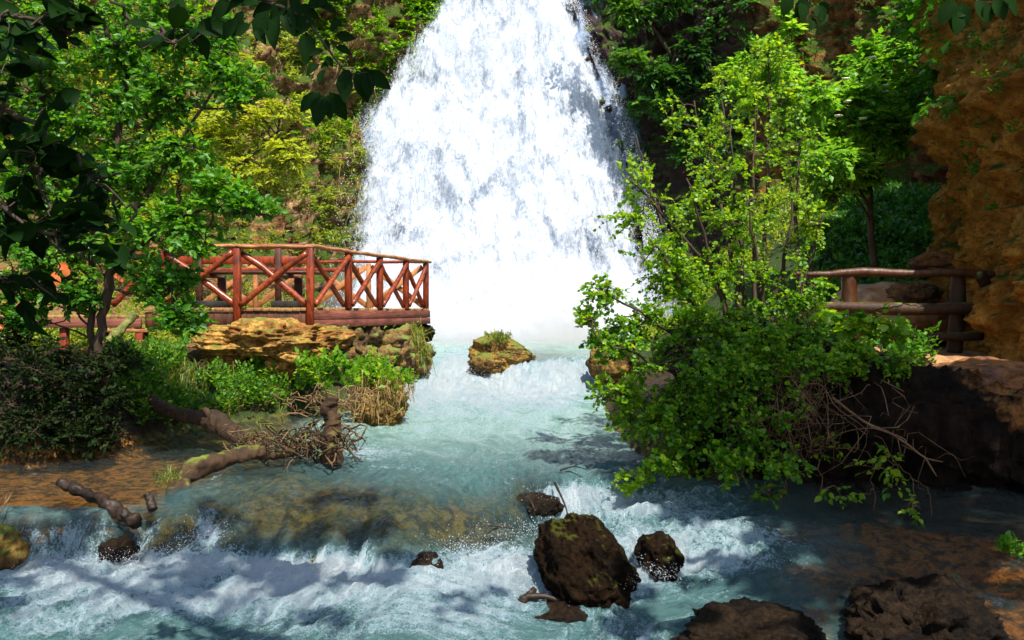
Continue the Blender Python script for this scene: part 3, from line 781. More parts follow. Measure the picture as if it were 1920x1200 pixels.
bench = thing('bench', 'dark red timber bench with a slatted backrest standing on the deck', 'bench', (-3.9, 13.6, ZT))
def bl(c, s, nme, mt=M_darkwood, tilt=None):
    return MB().box(c, s, tilt=tilt, bev=0.01).build(nme, mt, bench)
for xc in (-5.22, -3.90):
    bl((xc, 13.42, ZT + 0.56), (0.10, 0.07, 1.0), 'backrest_post')
    bl((xc + 0.22, 13.86, ZT + 0.31), (0.13, 0.09, 0.50), 'leg')
    bl((xc + 0.12, 13.66, ZT + 0.065), (0.44, 0.66, 0.11), 'foot_block', M_foot)
    bl((xc + 0.10, 13.62, ZT + 0.54), (0.10, 0.50, 0.06), 'seat_bearer')
bl((-4.45, 13.50, ZT + 0.60), (2.30, 0.10, 0.045), 'seat_slat')
bl((-4.40, 13.68, ZT + 0.60), (2.30, 0.16, 0.045), 'seat_slat')
bl((-4.35, 13.88, ZT + 0.60), (2.30, 0.16, 0.045), 'seat_slat')
bl((-4.45, 13.475, ZT + 0.80), (2.30, 0.03, 0.13), 'backrest_board', M_red)
bl((-4.30, 13.475, ZT + 1.03), (1.60, 0.03, 0.09), 'backrest_board', M_red)

# lower walkway at the left with its stair
walk = thing('wooden_walkway', 'worn orange timber walkway with open steps behind the left tree', 'walkway', (-6.6, 12.6, -1.0))
m = MB()
for i in range(21):
    m.box((-8.35 + i * 0.124, 13.35, -0.10), (0.114, 1.5, 0.05), bev=0.004)
m.build('deck_board', M_board, walk)
MB().beam((-8.4, 12.58, -0.20), (-5.80, 12.58, -0.20), 0.06, 0.14).build('beam', M_fascia, walk)
for x in (-8.2, -7.05, -5.86):
    MB().box((x, 12.66, -0.75), (0.11, 0.11, 0.95)).build('post', M_red, walk)
for i, (y, w_) in enumerate([(620, .75), (641, .55), (666, .4)]):
    p = P(238 - i * 4, y, 12.2 - i * .15)
    MB().box(p, (w_, 0.28, 0.045)).build('step', M_bark_rail, walk)
for dx in (-0.3, 0.3):
    MB().beam(P(238, 618, 12.36) + (dx, 0, -0.02), P(226, 700, 11.95) + (dx, 0, 0), 0.05, 0.12).build('stringer', M_darkwood, walk)
for i, (px, py) in enumerate([(60, 560), (150, 545)]):
    pass

# log fence at the right
fence = thing('log_fence', 'brown log fence with thick round posts against the orange cliff', 'fence', P(1690, 655, 10.2))
M_flog = mat_bark('peeled_log', (0.018, 0.006, 0.002), (0.10, 0.032, 0.007), 0.0, 0.45, 1.0, 0.4)
M_flog2 = mat_bark('mossy_log', (0.012, 0.006, 0.002), (0.06, 0.025, 0.007), 0.1, 0.65)
def fl_(pts, rad, nme, mt, n=14, seed=0, wob=0.22):
    pp = catmull(np.array([P(*p) for p in pts]), 8)
    rr = np.interp(np.linspace(0, 1, len(pp)), np.linspace(0, 1, len(rad)), rad)
    return MB().tube(pp, rr, n, wob=wob, seed=seed).build(nme, mt, fence, True)
fl_([(1592, 517, 10.2), (1591, 580, 10.2), (1590, 660, 10.2)], [.098, .10, .105], 'post', M_flog, seed=3)
fl_([(1797, 515, 10.15), (1795, 590, 10.15), (1790, 662, 10.15)], [.088, .09, .095], 'post', M_flog2, seed=4)
fl_([(1490, 513, 10.3), (1540, 515, 10.2), (1620, 510, 10.1), (1700, 513, 10.05), (1780, 511, 10.0), (1862, 516, 10.0)], [.035, .045, .055, .05, .052, .05], 'rail', M_flog, seed=5)
fl_([(1512, 573, 10.1), (1600, 576, 10.05), (1700, 580, 10.0), (1842, 578, 9.95)], [.05, .065, .078, .07], 'rail', M_flog2, seed=6)
fl_([(1660, 628, 10.0), (1740, 631, 9.98), (1842, 631, 9.95)], [.04, .05, .055], 'rail', M_flog2, seed=7)
fl_([(1835, 516, 9.9), (1845, 526, 9.95), (1850, 540, 10)], [.06, .07, .05], 'rail_end', M_flog2, seed=8)

# ------------------------------------------------------------------ rocks
ORANGE = [(0.42, 0.19, 0.04), (0.55, 0.29, 0.07), (0.30, 0.11, 0.02)]
M_or = mat_rock('orange_travertine', ORANGE, 1.3, 0.0, bump=1.0, dark=0.18)
M_orm = mat_rock('mossy_travertine', [(0.30, 0.15, 0.025), (0.38, 0.21, 0.04), (0.11, 0.055, 0.012)], 2.0, 0.24, (0.07, 0.085, 0.010), bump=1.0, dark=0.2)
M_brown = mat_rock('brown_bank_rock', [(0.16, 0.07, 0.022), (0.25, 0.12, 0.04), (0.08, 0.035, 0.012)], 1.6, 0.1, bump=1.0, dark=0.15)
M_darkr = mat_rock('dark_wet_rock', [(0.014, 0.009, 0.005), (0.026, 0.015, 0.007), (0.009, 0.006, 0.004)], 3.0, -0.05, (0.03, 0.035, 0.006), bump=1.0, dark=0.25, wet=0.4, dist=0.03, spec=0.08)
M_boul = mat_rock('brown_mossy_boulder', [(0.011, 0.006, 0.003), (0.020, 0.010, 0.004), (0.008, 0.005, 0.002)], 3.2, 0.08, (0.030, 0.032, 0.004), bump=1.0, dark=0.25, dist=0.04, rough=0.85, spec=0.06)
M_orl = mat_rock('golden_travertine', [(0.44, 0.20, 0.035), (0.56, 0.30, 0.06), (0.26, 0.10, 0.02)], 1.6, 0.12, (0.08, 0.09, 0.010), bump=1.0, dark=0.15)
M_sand = mat_rock('sandy_slab', [(0.42, 0.22, 0.10), (0.50, 0.29, 0.16), (0.36, 0.14, 0.04)], 0.8, 0.0, bump=0.5, dark=0.5)
M_slab = mat_rock('ochre_slab', [(0.24, 0.11, 0.055), (0.34, 0.13, 0.03), (0.18, 0.08, 0.05)], 1.2, -0.05, bump=1.0, dark=0.25)

_ico = {}
def ico(sub):
    if sub not in _ico:
        bm = bmesh.new(); bmesh.ops.create_icosphere(bm, subdivisions=sub, radius=1)
        _ico[sub] = (np.array([v.co[:] for v in bm.verts]), np.array([[v.index for v in f.verts] for f in bm.faces]))
        bm.free()
    return _ico[sub]

def rock_shape(c, rad, seed, sub=5, lump=0.35, rug=0.16, fine=0.05, box=0.0, layers=0.0, warp=None):
    v, f = ico(sub)
    v = v.copy()
    if box:
        m_ = np.abs(v).max(axis=1)[:, None]
        v = v * (1 - box) + v / m_ * box * 0.85
    d = 1 + lump * fbm(v * 1.3 + seed * 3.7, 3, seed) + rug * ridged(v * 2.6 + seed, 4, seed + 3) + fine * fbm(v * 14, 4, seed + 5)
    if layers:
        d = d - layers * np.abs(noise3(np.stack([v[:, 0] * .7 + seed, v[:, 1] * .7, v[:, 2] * 5.0 + 0.8 * fbm(v * 2, 2, seed)], -1), seed + 8))
    v = v * d[:, None]
    if warp is not None: v = warp(v)
    return v * np.asarray(rad) + np.asarray(c), f

def rock(name, label, c, rad, seed, mt, group=None, cat='rock', **kw):
    v, f = rock_shape(c, rad, seed, **kw)
    o = mesh(name, v - np.asarray(c), f, mt, smooth=True)
    o.location = Vector([float(t_) for t_ in c])
    return tag(o, label, cat, group)

rock('ledge_rock', 'long orange pitted rock slab just below the front edge of the deck', P(512, 641, 12.15), (1.02, .62, .27), 3, M_orl, box=0.15, layers=0.0, lump=.5, rug=.35, fine=.10, sub=6)
rock('rock', 'orange boulder end at the right of the slab under the deck, beneath its corner post', P(590, 655, 12.0), (.30, .4, .22), 14, M_or, box=0.3, layers=0.1)
rock('rock', 'orange broken rock under the left end of the slab, among the leaves', P(425, 672, 11.9), (.28, .3, .17), 5, M_or, box=0.3, layers=0.1)
rock('rock', 'orange broken rock low under the middle of the slab, above the ferns', P(545, 685, 11.9), (.36, .3, .20), 8, M_or, box=0.3, layers=0.12)
rock('pebble', 'small round ochre stone resting on top of the long orange slab', P(516, 607, 12.05), (.13, .12, .07), 9, M_or, sub=4, cat='stone')
rock('mossy_rock', 'tall mossy rock hung with grass under the far corner of the deck', P(768, 662, 16.3), (.40, .5, .50), 12, M_orm, sub=5, lump=.45)
rock('rock', 'dark rock in shade behind the mossy rock at the deck end', P(778, 622, 16.9), (.38, .3, .22), 13, M_darkr)
def wp(v):
    v = v.copy(); v[:, 2] = v[:, 2] * (1 - 0.38 * np.clip(v[:, 0] + 0.2, 0, 2)) + 0.0; return v
rock('river_rock', 'yellow mossy rock standing mid river in front of the waterfall', P(937, 668, 16.6), (.64, .5, .42), 21, M_orm, sub=6, warp=wp, box=.2)
rock('river_rock', 'small green mossy lump at the foot of the mid river rock', P(908, 680, 16.0), (.20, .2, .17), 22, M_orm, sub=4)
rock('rock', 'orange rock behind the left leaves of the big bush at the water edge', P(1152, 682, 15.2), (.42, .4, .46), 25, M_orm)
rock('mossy_rock', 'grassy brown rock rising from the water at the point of the left bank', P(712, 765, 10.7), (.33, .34, .30), 28, M_orm, sub=6, lump=.4, fine=.09, layers=.1)
def wb_(v):
    v = v.copy(); s_ = v[:, 2] * 0.5
    v[:, 0] = v[:, 0] * (1.0 - 0.16 * v[:, 2]) - 0.30 * v[:, 2]
    v[:, 2] = v[:, 2] - 0.22 * np.clip(v[:, 0] - 0.1, 0, 2) * (v[:, 2] > 0)
    return v
rock('boulder', 'big dark brown mossy boulder standing in the foreground rapids', P(1103, 1066, 5.6), (.315, .33, .355), 33, M_boul, sub=6, warp=wb_, box=.0, lump=.34, rug=.14, fine=.08)
rock('rock', 'flat black wet rock at the foot of the big foreground boulder', P(1045, 1160, 5.25), (.25, .2, .09), 35, M_darkr, sub=5, box=.2)
rock('rock', 'wet brown rock in the rapids just right of the big boulder', P(1236, 1042, 5.9), (.145, .25, .15), 36, M_boul, sub=5)
rock('rock', 'small dark wet rock at the foot of the water covered ledge', P(800, 1080, 5.85), (.17, .22, .17), 39, M_darkr, sub=5)
rock('rock', 'ochre mossy rock at the left edge below the little falls', P(-2, 1034, 5.55), (.13, .2, .15), 38, M_orm, sub=5)
rock('rock', 'large dark rock hump with water sliding over it at the lower right corner', P(1735, 1200, 4.9), (.46, .45, .27), 41, M_darkr, sub=6, lump=.45, rug=.3, fine=.08, layers=.1)
rock('rock', 'low dark rock awash at the bottom edge right of the boulder', P(1400, 1215, 4.85), (.40, .4, .17), 42, M_darkr, sub=6, lump=.45, rug=.3, fine=.08, layers=.1)
rock('rock', 'dark rock nub at the right end of the ledge above the boulder', P(1008, 950, 6.85), (.22, .16, .10), 44, M_darkr, sub=5)
rock('rock', 'brown rock under the end of the dark log, beside the small falls', P(222, 1030, 5.78), (.12, .12, .07), 47, M_darkr, sub=5)
rock('rock', 'brown pointed rock on the sand behind the log fence', P(1712, 552, 12.2), (.38, .35, .20), 51, M_brown, sub=5, box=.3)
rock('rock', 'tan rock with a mossy top above the log fence, at the foot of the grass', P(1778, 490, 13.2), (.50, .4, .18), 52, M_slab, sub=5, box=.2)
rock('sand_mound', 'smooth orange sand mound seen between the rails of the log fence', P(1668, 592, 12.8), (1.0, .8, .55), 53, M_sand, sub=6, lump=.15, rug=.05, fine=.02, cat='mound')
rock('rock_slab', 'orange and mauve worn slab at the right edge below the log fence', P(1868, 735, 8.1), (.74, .7, .34), 55, M_slab, sub=6, box=.3, lump=.2, rug=.08)
rock('rock', 'rough brown bank rock under the worn slab at the right edge', P(1905, 850, 7.35), (.50, .5, .42), 56, M_brown, sub=6, lump=.5, rug=.3)
rock('rock', 'rough brown crumbling rock below the right fence post', P(1735, 745, 8.0), (.55, .5, .28), 57, M_brown, sub=6, lump=.5, rug=.3)

wall = MB()
for r_ in range(3):
    for i in range(8):
        t_ = (i + 0.5 * (r_ % 2) + random.uniform(-.25, .25)) / 8
        c = on_side(t_, -0.48 - r_ * 0.34 + random.uniform(-.05, .05), -0.24 + 0.05 * r_ + random.uniform(-.08, .05))
        v, f = rock_shape(c, (random.uniform(.25, .42), random.uniform(.25, .4), random.uniform(.18, .26)), 200 + r_ * 20 + i, sub=4, box=.4, lump=.5, rug=.28, fine=.08, layers=.12)
        wall.add(v, f)
    for i in range(3):
        c = np.array([A[0] - .2 - i * .35, 13.0 + .1 * random.random(), -0.45 - r_ * 0.3])
        v, f = rock_shape(c, (.3, .25, .22), 400 + r_ * 20 + i, sub=4, box=.4, lump=.4)
        wall.add(v, f)
tag(wall.build('stone_wall', mat_rock('wall_stone', [(0.20, 0.11, 0.03), (0.26, 0.15, 0.045), (0.09, 0.05, 0.02)], 1.6, 0.22, bump=1, dark=.3), smooth=True), 'dark rough stone wall carrying the side of the deck above the water', 'wall')

# the overhanging earth bank at the right, its foot washed out
def bank():
    nu, nv_ = 260, 90
    u = np.linspace(0, 1, nu); v = np.linspace(0, 1, nv_)
    xs = 1.75 + 5.4 * u
    front = np.interp(xs, [1.75, 2.3, 3.4, 4.2, 5.0, 7.2], [7.55, 7.0, 6.85, 6.70, 6.3, 5.4])
    top = np.interp(xs, [1.75, 2.4, 3.2, 3.9, 4.6, 5.4, 7.2], [-0.75, -0.50, -0.52, -0.70, -0.95, -1.02, -0.9])
    bot = np.interp(xs, [1.75, 2.4, 3.2, 4.2, 4.7, 5.0, 5.6, 7.2], [-1.75, -1.8, -1.8, -1.85, -1.9, -1.95, -2.0, -2.0])
    back = 9.6
    # section: back top -> front top -> nose -> underside -> back
    sy = np.array([1.0, .65, .3, .10, .02, .07, .08, .05, .0]); sz = np.array([1.05, 1.05, 1.0, .90, .68, .45, .25, .12, -.08])
    t_ = np.linspace(0, 1, len(sy)); yy = np.interp(v, t_, sy); zz = np.interp(v, t_, sz)
    Y_ = front[None] + (back - front)[None] * yy[:, None]
    Z_ = bot[None] + (top - bot)[None] * zz[:, None] + 0.22 * np.clip(yy - .3, 0, 1)[:, None]
    X_ = np.repeat(xs[None], nv_, 0)
    p = np.stack([X_, Y_, Z_], -1)
    dn = 0.30 * fbm(p * 1.1, 4, 301) + 0.22 * ridged(p * 2.8, 4, 302) + 0.09 * ridged(p * 8, 4, 303)
    nn_ = np.cross(np.gradient(p, axis=1), np.gradient(p, axis=0)); nn_ /= np.linalg.norm(nn_, axis=-1)[..., None] + 1e-9
    p = p + nn_ * dn[..., None] * np.where(nn_[0, 0, 2] > 0, 1, -1)
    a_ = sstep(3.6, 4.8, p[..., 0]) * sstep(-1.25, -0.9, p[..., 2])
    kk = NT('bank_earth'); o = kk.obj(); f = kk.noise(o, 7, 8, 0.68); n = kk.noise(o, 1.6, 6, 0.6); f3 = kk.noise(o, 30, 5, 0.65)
    soil = kk.ramp(f, [(0.35, (0.004, 0.003, 0.002)), (0.6, (0.020, 0.011, 0.006)), (0.8, (0.05, 0.025, 0.010))])  # dark soil, blackened further to carry the shade of the hollow
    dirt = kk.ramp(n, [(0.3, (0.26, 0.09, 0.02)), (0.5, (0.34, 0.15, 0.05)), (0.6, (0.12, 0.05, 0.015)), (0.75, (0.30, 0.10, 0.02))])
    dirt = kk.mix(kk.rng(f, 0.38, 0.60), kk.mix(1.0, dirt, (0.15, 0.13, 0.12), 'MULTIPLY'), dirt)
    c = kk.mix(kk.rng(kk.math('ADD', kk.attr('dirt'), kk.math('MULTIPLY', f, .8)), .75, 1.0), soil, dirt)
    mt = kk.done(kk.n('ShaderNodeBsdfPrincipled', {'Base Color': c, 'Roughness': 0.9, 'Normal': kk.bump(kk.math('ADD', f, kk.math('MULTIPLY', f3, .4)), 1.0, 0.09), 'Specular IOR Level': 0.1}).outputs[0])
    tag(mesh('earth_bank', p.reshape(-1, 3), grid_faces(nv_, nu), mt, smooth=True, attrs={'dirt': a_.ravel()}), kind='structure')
bank()

# ------------------------------------------------------------------ logs and driftwood
M_log = mat_bark('brown_bark', (0.006, 0.004, 0.002), (0.055, 0.026, 0.009), 0.0, 0.8)
M_mlog = mat_bark('mossy_bark', (0.014, 0.008, 0.004), (0.06, 0.03, 0.010), 0.12, 0.85)
M_dlog = mat_bark('wet_dark_bark', (0.006, 0.004, 0.002), (0.032, 0.016, 0.008), 0.0, 0.5)
M_pale = mat_bark('pale_dead_wood', (0.06, 0.028, 0.012), (0.24, 0.13, 0.06), 0.0, 0.8)
def path(pts, per=8):
    return catmull(np.array([P(*p) for p in pts]), per)
def log(name, label, parts, mt, cat='log', kids=(), **kw):
    pp = path(parts[0][0], 22); rr = np.interp(np.linspace(0, 1, len(pp)), np.linspace(0, 1, len(parts[0][1])), parts[0][1])
    m = MB().tube(pp, rr, kw.get('n', 30), wob=kw.get('wob', .55), seed=kw.get('seed', 1), rug=.55)
    for pts, rad in parts[1:]:
        q_ = path(pts, 5); r2 = np.interp(np.linspace(0, 1, len(q_)), np.linspace(0, 1, len(rad)), rad)
        m.tube(q_, r2, 9, wob=.4, seed=3)
    return tag(m.build(name, mt, None, True), label, cat)
log('fallen_log', 'thick brown fallen trunk sloping down from the left bank into the water', [
    ([(215, 700, 9.8), (262, 738, 9.5), (310, 768, 9.2), (360, 782, 8.9), (398, 786, 8.65), (425, 806, 8.4), (455, 830, 8.1), (490, 848, 7.9)], [.08, .065, .062, .07, .095, .085, .07, .04]),
    ([(398, 786, 8.6), (388, 772, 8.6), (380, 766, 8.6)], [.05, .03])], M_log, seed=4)
log('mossy_log', 'green mossy log arching low over the water left of the ledge', [
    ([(318, 935, 6.65), (338, 905, 6.8), (372, 876, 7.0), (420, 860, 7.2), (470, 850, 7.35), (512, 853, 7.45), (560, 846, 7.6)], [.04, .06, .07, .065, .06, .045, .03]),
    ([(345, 905, 6.8), (352, 930, 6.7), (346, 950, 6.6)], [.05, .03])], M_mlog, seed=6)
log('tree_stump', 'upright mossy broken stump standing in the water by the brushwood', [
    ([(623, 866, 7.6), (620, 830, 7.6), (624, 800, 7.62), (617, 770, 7.6), (622, 744, 7.6)], [.085, .085, .065, .06, .045]),
    ([(622, 800, 7.6), (632, 785, 7.6), (640, 778, 7.6)], [.03, .015])], M_mlog, cat='stump', seed=9, wob=.8)
log('dark_log', 'short dark snapped log lying across the lip of the far left falls', [
    ([(112, 903, 6.25), (160, 925, 6.15), (205, 948, 6.0), (255, 978, 5.85)], [.03, .04, .042, .045])], M_dlog, seed=11, wob=.8)
log('dark_snag', 'short dark upright snag beside the end of the dark log', [
    ([(288, 955, 5.95), (280, 935, 6.0), (274, 925, 6.0)], [.03, .025])], M_dlog, cat='snag', seed=12)
log('driftwood', 'black forked driftwood branch lying against the foot of the big boulder', [
    ([(918, 1160, 5.3), (955, 1142, 5.3), (985, 1122, 5.3), (1003, 1104, 5.35)], [.012, .022, .028, .02]),
    ([(965, 1138, 5.3), (1010, 1148, 5.2), (1060, 1158, 5.2), (1100, 1160, 5.2)], [.025, .028, .03, .02]),
    ([(985, 1120, 5.3), (1020, 1118, 5.3), (1060, 1130, 5.3)], [.025, .02, .02])], M_dlog, cat='driftwood', seed=14)
log('mossy_prop', 'slanting pale green mossy pole leaning under the walkway', [
    ([(206, 642, 11.6), (228, 618, 11.7), (254, 588, 11.8)], [.06, .062, .06])], mat_bark('green_pole', (0.07, 0.075, 0.015), (0.20, 0.20, 0.05), 0.0, 0.8), cat='pole', seed=15)
log('bare_branch', 'thin pale bare branch reaching out over the dark hollow at the right', [
    ([(1560, 745, 6.75), (1620, 790, 6.6), (1665, 810, 6.55), (1700, 832, 6.5), (1735, 858, 6.45), (1768, 866, 6.4)], [.012, .010, .009, .008, .006, .003]),
    ([(1735, 858, 6.45), (1748, 880, 6.45), (1756, 893, 6.45)], [.007, .008, .004]), ([(1700, 832, 6.5), (1690, 820, 6.5), (1630, 800, 6.5)], [.006, .004])], M_pale, cat='branch', n=7, wob=.2)

def squiggle(a, b, n=9, amp=0.08, sag=0.0):
    a = np.asarray(a, float); b = np.asarray(b, float); t_ = np.linspace(0, 1, n)[:, None]
    s_ = random.random() * 99
    w_ = np.stack([noise3(np.stack([t_[:, 0] * 2.5 + s_, t_[:, 0] * 0 + j * 7, t_[:, 0] * 0], -1), 60) for j in range(3)], -1)
    L_ = np.linalg.norm(b - a)
    return a + (b - a) * t_ + w_ * amp * L_ * np.sin(math.pi * t_) * 2 - np.array([0, 0, 1]) * sag * L_ * np.sin(math.pi * t_)

# brushwood caught between the logs
m = MB(); m2 = MB()
for i in range(240):
    px = random.uniform(455, 660); py = 838 + random.uniform(-22, 22) - (px - 455) * .02
    d = 7.75 + random.uniform(-.35, .25)
    a = P(px, py, d); L_ = random.uniform(.1, .4); an = random.uniform(0, 6.28)
    b = a + np.array([math.cos(an) * L_, math.sin(an) * L_, random.uniform(-.05, .12)])
    (m if random.random() < .7 else m2).tube(squiggle(a, b, 6, .25), [random.uniform(.002, .009)] * 5 + [.002], 5, a=random.random())
brush = thing('brushwood', 'tangled heap of mossy sticks caught between the stump and the mossy log', 'brushwood', P(560, 850, 7.7))
m.build('mossy_stick', M_mlog, brush, True); m2.build('dry_stick', M_pale, brush, True)
m = MB()
for i in range(46):
    px = random.uniform(545, 680); py = random.uniform(742, 790)
    a = P(px, py, 9.7 + random.uniform(-.2, .3)); an = random.uniform(0, 6.28); L_ = random.uniform(.15, .45)
    m.tube(squiggle(a, a + np.array([math.cos(an) * L_, math.sin(an) * L_ * .4, random.uniform(-.1, .2)]), 6, .25), random.uniform(.003, .009), 5)
tag(m.build('dry_sticks', M_pale, None, True), 'pale dry sticks at the waterline behind the stump', 'sticks', kind='stuff')
m = MB()
for i in range(70):
    a = P(random.gauss(1500, 34), random.uniform(660, 760), 6.95 + random.uniform(-.15, .15))
    b = P(random.gauss(1492, 42), random.uniform(770, 880), 6.55 + random.uniform(-.15, .15))
    m.tube(squiggle(a, b, 9, .22, .05), np.linspace(random.uniform(.002, .006), .001, 9), 4)
for i in range(26):
    a = P(random.uniform(1380, 1720), random.uniform(700, 860), 6.72 + random.uniform(-.15, .15))
    an = random.uniform(-.6, 2.2)
    L_ = random.uniform(.2, .55)
    m.tube(squiggle(a, a + np.array([math.cos(an) * L_ * random.choice((-1, 1)), -random.uniform(.05, .35), -abs(math.sin(an)) * L_]), 9, .2, .05), np.linspace(.005, .0015, 9), 4)
tag(m.build('hanging_roots', M_pale, None, True), 'tangle of pale dry roots hanging from the bank under the big bush', 'roots', kind='stuff')
m = MB()
for (a, b, c_, r_) in [((0, 962, 5.7), (22, 925, 5.8), (42, 892, 5.8), .007), ((8, 950, 5.7), (12, 930, 5.8), (20, 915, 5.8), .004), ((30, 918, 5.8), (34, 905, 5.8), (28, 895, 5.8), .003)]:
    m.tube(path([a, b, c_]), np.linspace(r_, .002, 17), 5)
tag(m.build('twig', M_pale, None, True), 'thin upright reddish twig at the left edge over the brown water', 'twig')
m = MB()
for pts in [[(988, 930, 6.7), (1000, 950, 6.6), (1003, 975, 6.6)], [(1040, 905, 6.9), (1052, 930, 6.7), (1062, 955, 6.6), (1064, 975, 6.6)], [(935, 988, 6.3), (915, 1000, 6.3), (905, 1025, 6.2)], [(960, 990, 6.3), (920, 985, 6.3), (900, 990, 6.3)],
            [(1050, 882, 7.2), (1075, 875, 7.2), (1100, 880, 7.15)]]:
    m.tube(path(pts), np.linspace(.011, .004, (len(pts) - 1) * 8 + 1), 6, wob=.3)
tag(m.build('twigs', M_dlog, None, True), 'dark bare twigs snagged on the ledge left of the big boulder', 'twigs', kind='stuff')

# ------------------------------------------------------------------ foliage
# leaf templates: u along, v across, w up; vertices and faces
def leaf_t(w, fine=True, tip=1.0, fold=0.12, curl=0.10):
    if fine:
        V_ = [(0, 0, 0), (.22, w * .78, fold), (.22, 0, 0), (.22, -w * .78, fold), (.52, w, fold * 1.1), (.52, 0, -.01), (.52, -w, fold * 1.1), (.80, w * .55, fold * .5 - curl * .4), (.80, 0, -curl * .45), (.80, -w * .55, fold * .5 - curl * .4), (tip, 0, -curl)]
        T = [(0, 2, 1), (0, 3, 2), (7, 8, 10), (8, 9, 10)]
        Q = [(1, 2, 5, 4), (2, 3, 6, 5), (4, 5, 8, 7), (5, 6, 9, 8)]
        return np.array(V_), np.array(T), np.array(Q)
    V_ = [(0, 0, 0), (.42, w, fold), (1, 0, -curl), (.42, -w, fold)]
    return np.array(V_), np.array([(0, 2, 1), (0, 3, 2)]), np.zeros((0, 4), int)

def place_leaves(mb, pos, dirv, nor, size, T, vary):
    V_, F3, F4 = T
    n = len(pos)
    d = dirv / (np.linalg.norm(dirv, axis=1)[:, None] + 1e-9)
    s_ = np.cross(nor, d); s_ /= (np.linalg.norm(s_, axis=1)[:, None] + 1e-9)
    u = np.cross(d, s_)
    v = pos[:, None, :] + size[:, None, None] * (V_[None, :, 0:1] * d[:, None, :] + V_[None, :, 1:2] * s_[:, None, :] + V_[None, :, 2:3] * u[:, None, :])
    base = (np.arange(n) * len(V_))[:, None, None]
    fs = [(F3[None] + base).reshape(-1, 3)]
    if len(F4): fs.append((F4[None] + base).reshape(-1, 4))
    mb.add(v.reshape(-1, 3), fs, np.repeat(vary, len(V_)))

def rand_unit(n):
    a = rng.normal(0, 1, (n, 3)); return a / np.linalg.norm(a, axis=1)[:, None]

def twig_leaves(wood, leaf, p0, p1, nl, size, T, start=0.25, droop=0.12, rad=0.004, flat=0.7, jit=0.5, sv=0.3, vbase=0.5, vsd=0.22, hang=0.0, pair=False):
    """a bent twig from p0 to p1 with leaves set along it"""
    L_ = np.linalg.norm(p1 - p0)
    if L_ < 1e-4: return
    n = 5
    t_ = np.linspace(0, 1, n)[:, None]
    side = rand_unit(1)[0] * 0.12 * L_
    pts = p0 + (p1 - p0) * t_ + side * np.sin(math.pi * t_) + np.array([0, 0, 1]) * (droop * L_) * (np.sin(math.pi * t_))
    if wood is not None:
        wood.tube(pts, np.linspace(rad, rad * .35, n), 3 if rad < .004 else 4, cap=False)
    tt = start + (1 - start) * (np.arange(nl) + rng.random(nl) * .6) / nl
    tt = np.clip(tt, 0, 1)
    pos = np.stack([np.interp(tt, t_[:, 0], pts[:, j]) for j in range(3)], -1)
    ax = (p1 - p0) / L_
    sd = np.cross(ax, [0, 0, 1.0]); sd /= (np.linalg.norm(sd) + 1e-6)
    alt = np.where(np.arange(nl) % 2 == 0, 1.0, -1.0)[:, None]
    dv = ax * 0.55 + sd * alt * 0.9 + rng.normal(0, jit * .5, (nl, 3)) - np.array([0, 0, hang])
    dv[-1] = ax + rng.normal(0, .2, 3)
    no = np.array([0, 0, 1.0]) * flat + rng.normal(0, jit * .75, (nl, 3))
    sz = size * (1 + sv * rng.normal(0, 1, nl)).clip(.45, 1.7)
    vv_ = np.clip(vbase + vsd * rng.normal(0, 1, nl), 0, 1)
    leaf.append((pos, dv, no, sz, vv_))

def flush(leaf, T):
    mb = MB()
    if leaf:
        place_leaves(mb, *[np.concatenate([l[j] for l in leaf]) for j in (0, 1, 2)], np.concatenate([l[3] for l in leaf]), T, np.concatenate([l[4] for l in leaf]))
    return mb

def samples(skel, k_=24):
    out = []
    for pts in skel:
        t_ = np.linspace(0, 1, len(pts)); s_ = np.linspace(0.15, 1, k_)
        out.append(np.stack([np.interp(s_, t_, pts[:, j]) for j in range(3)], -1))
    return np.vstack(out)

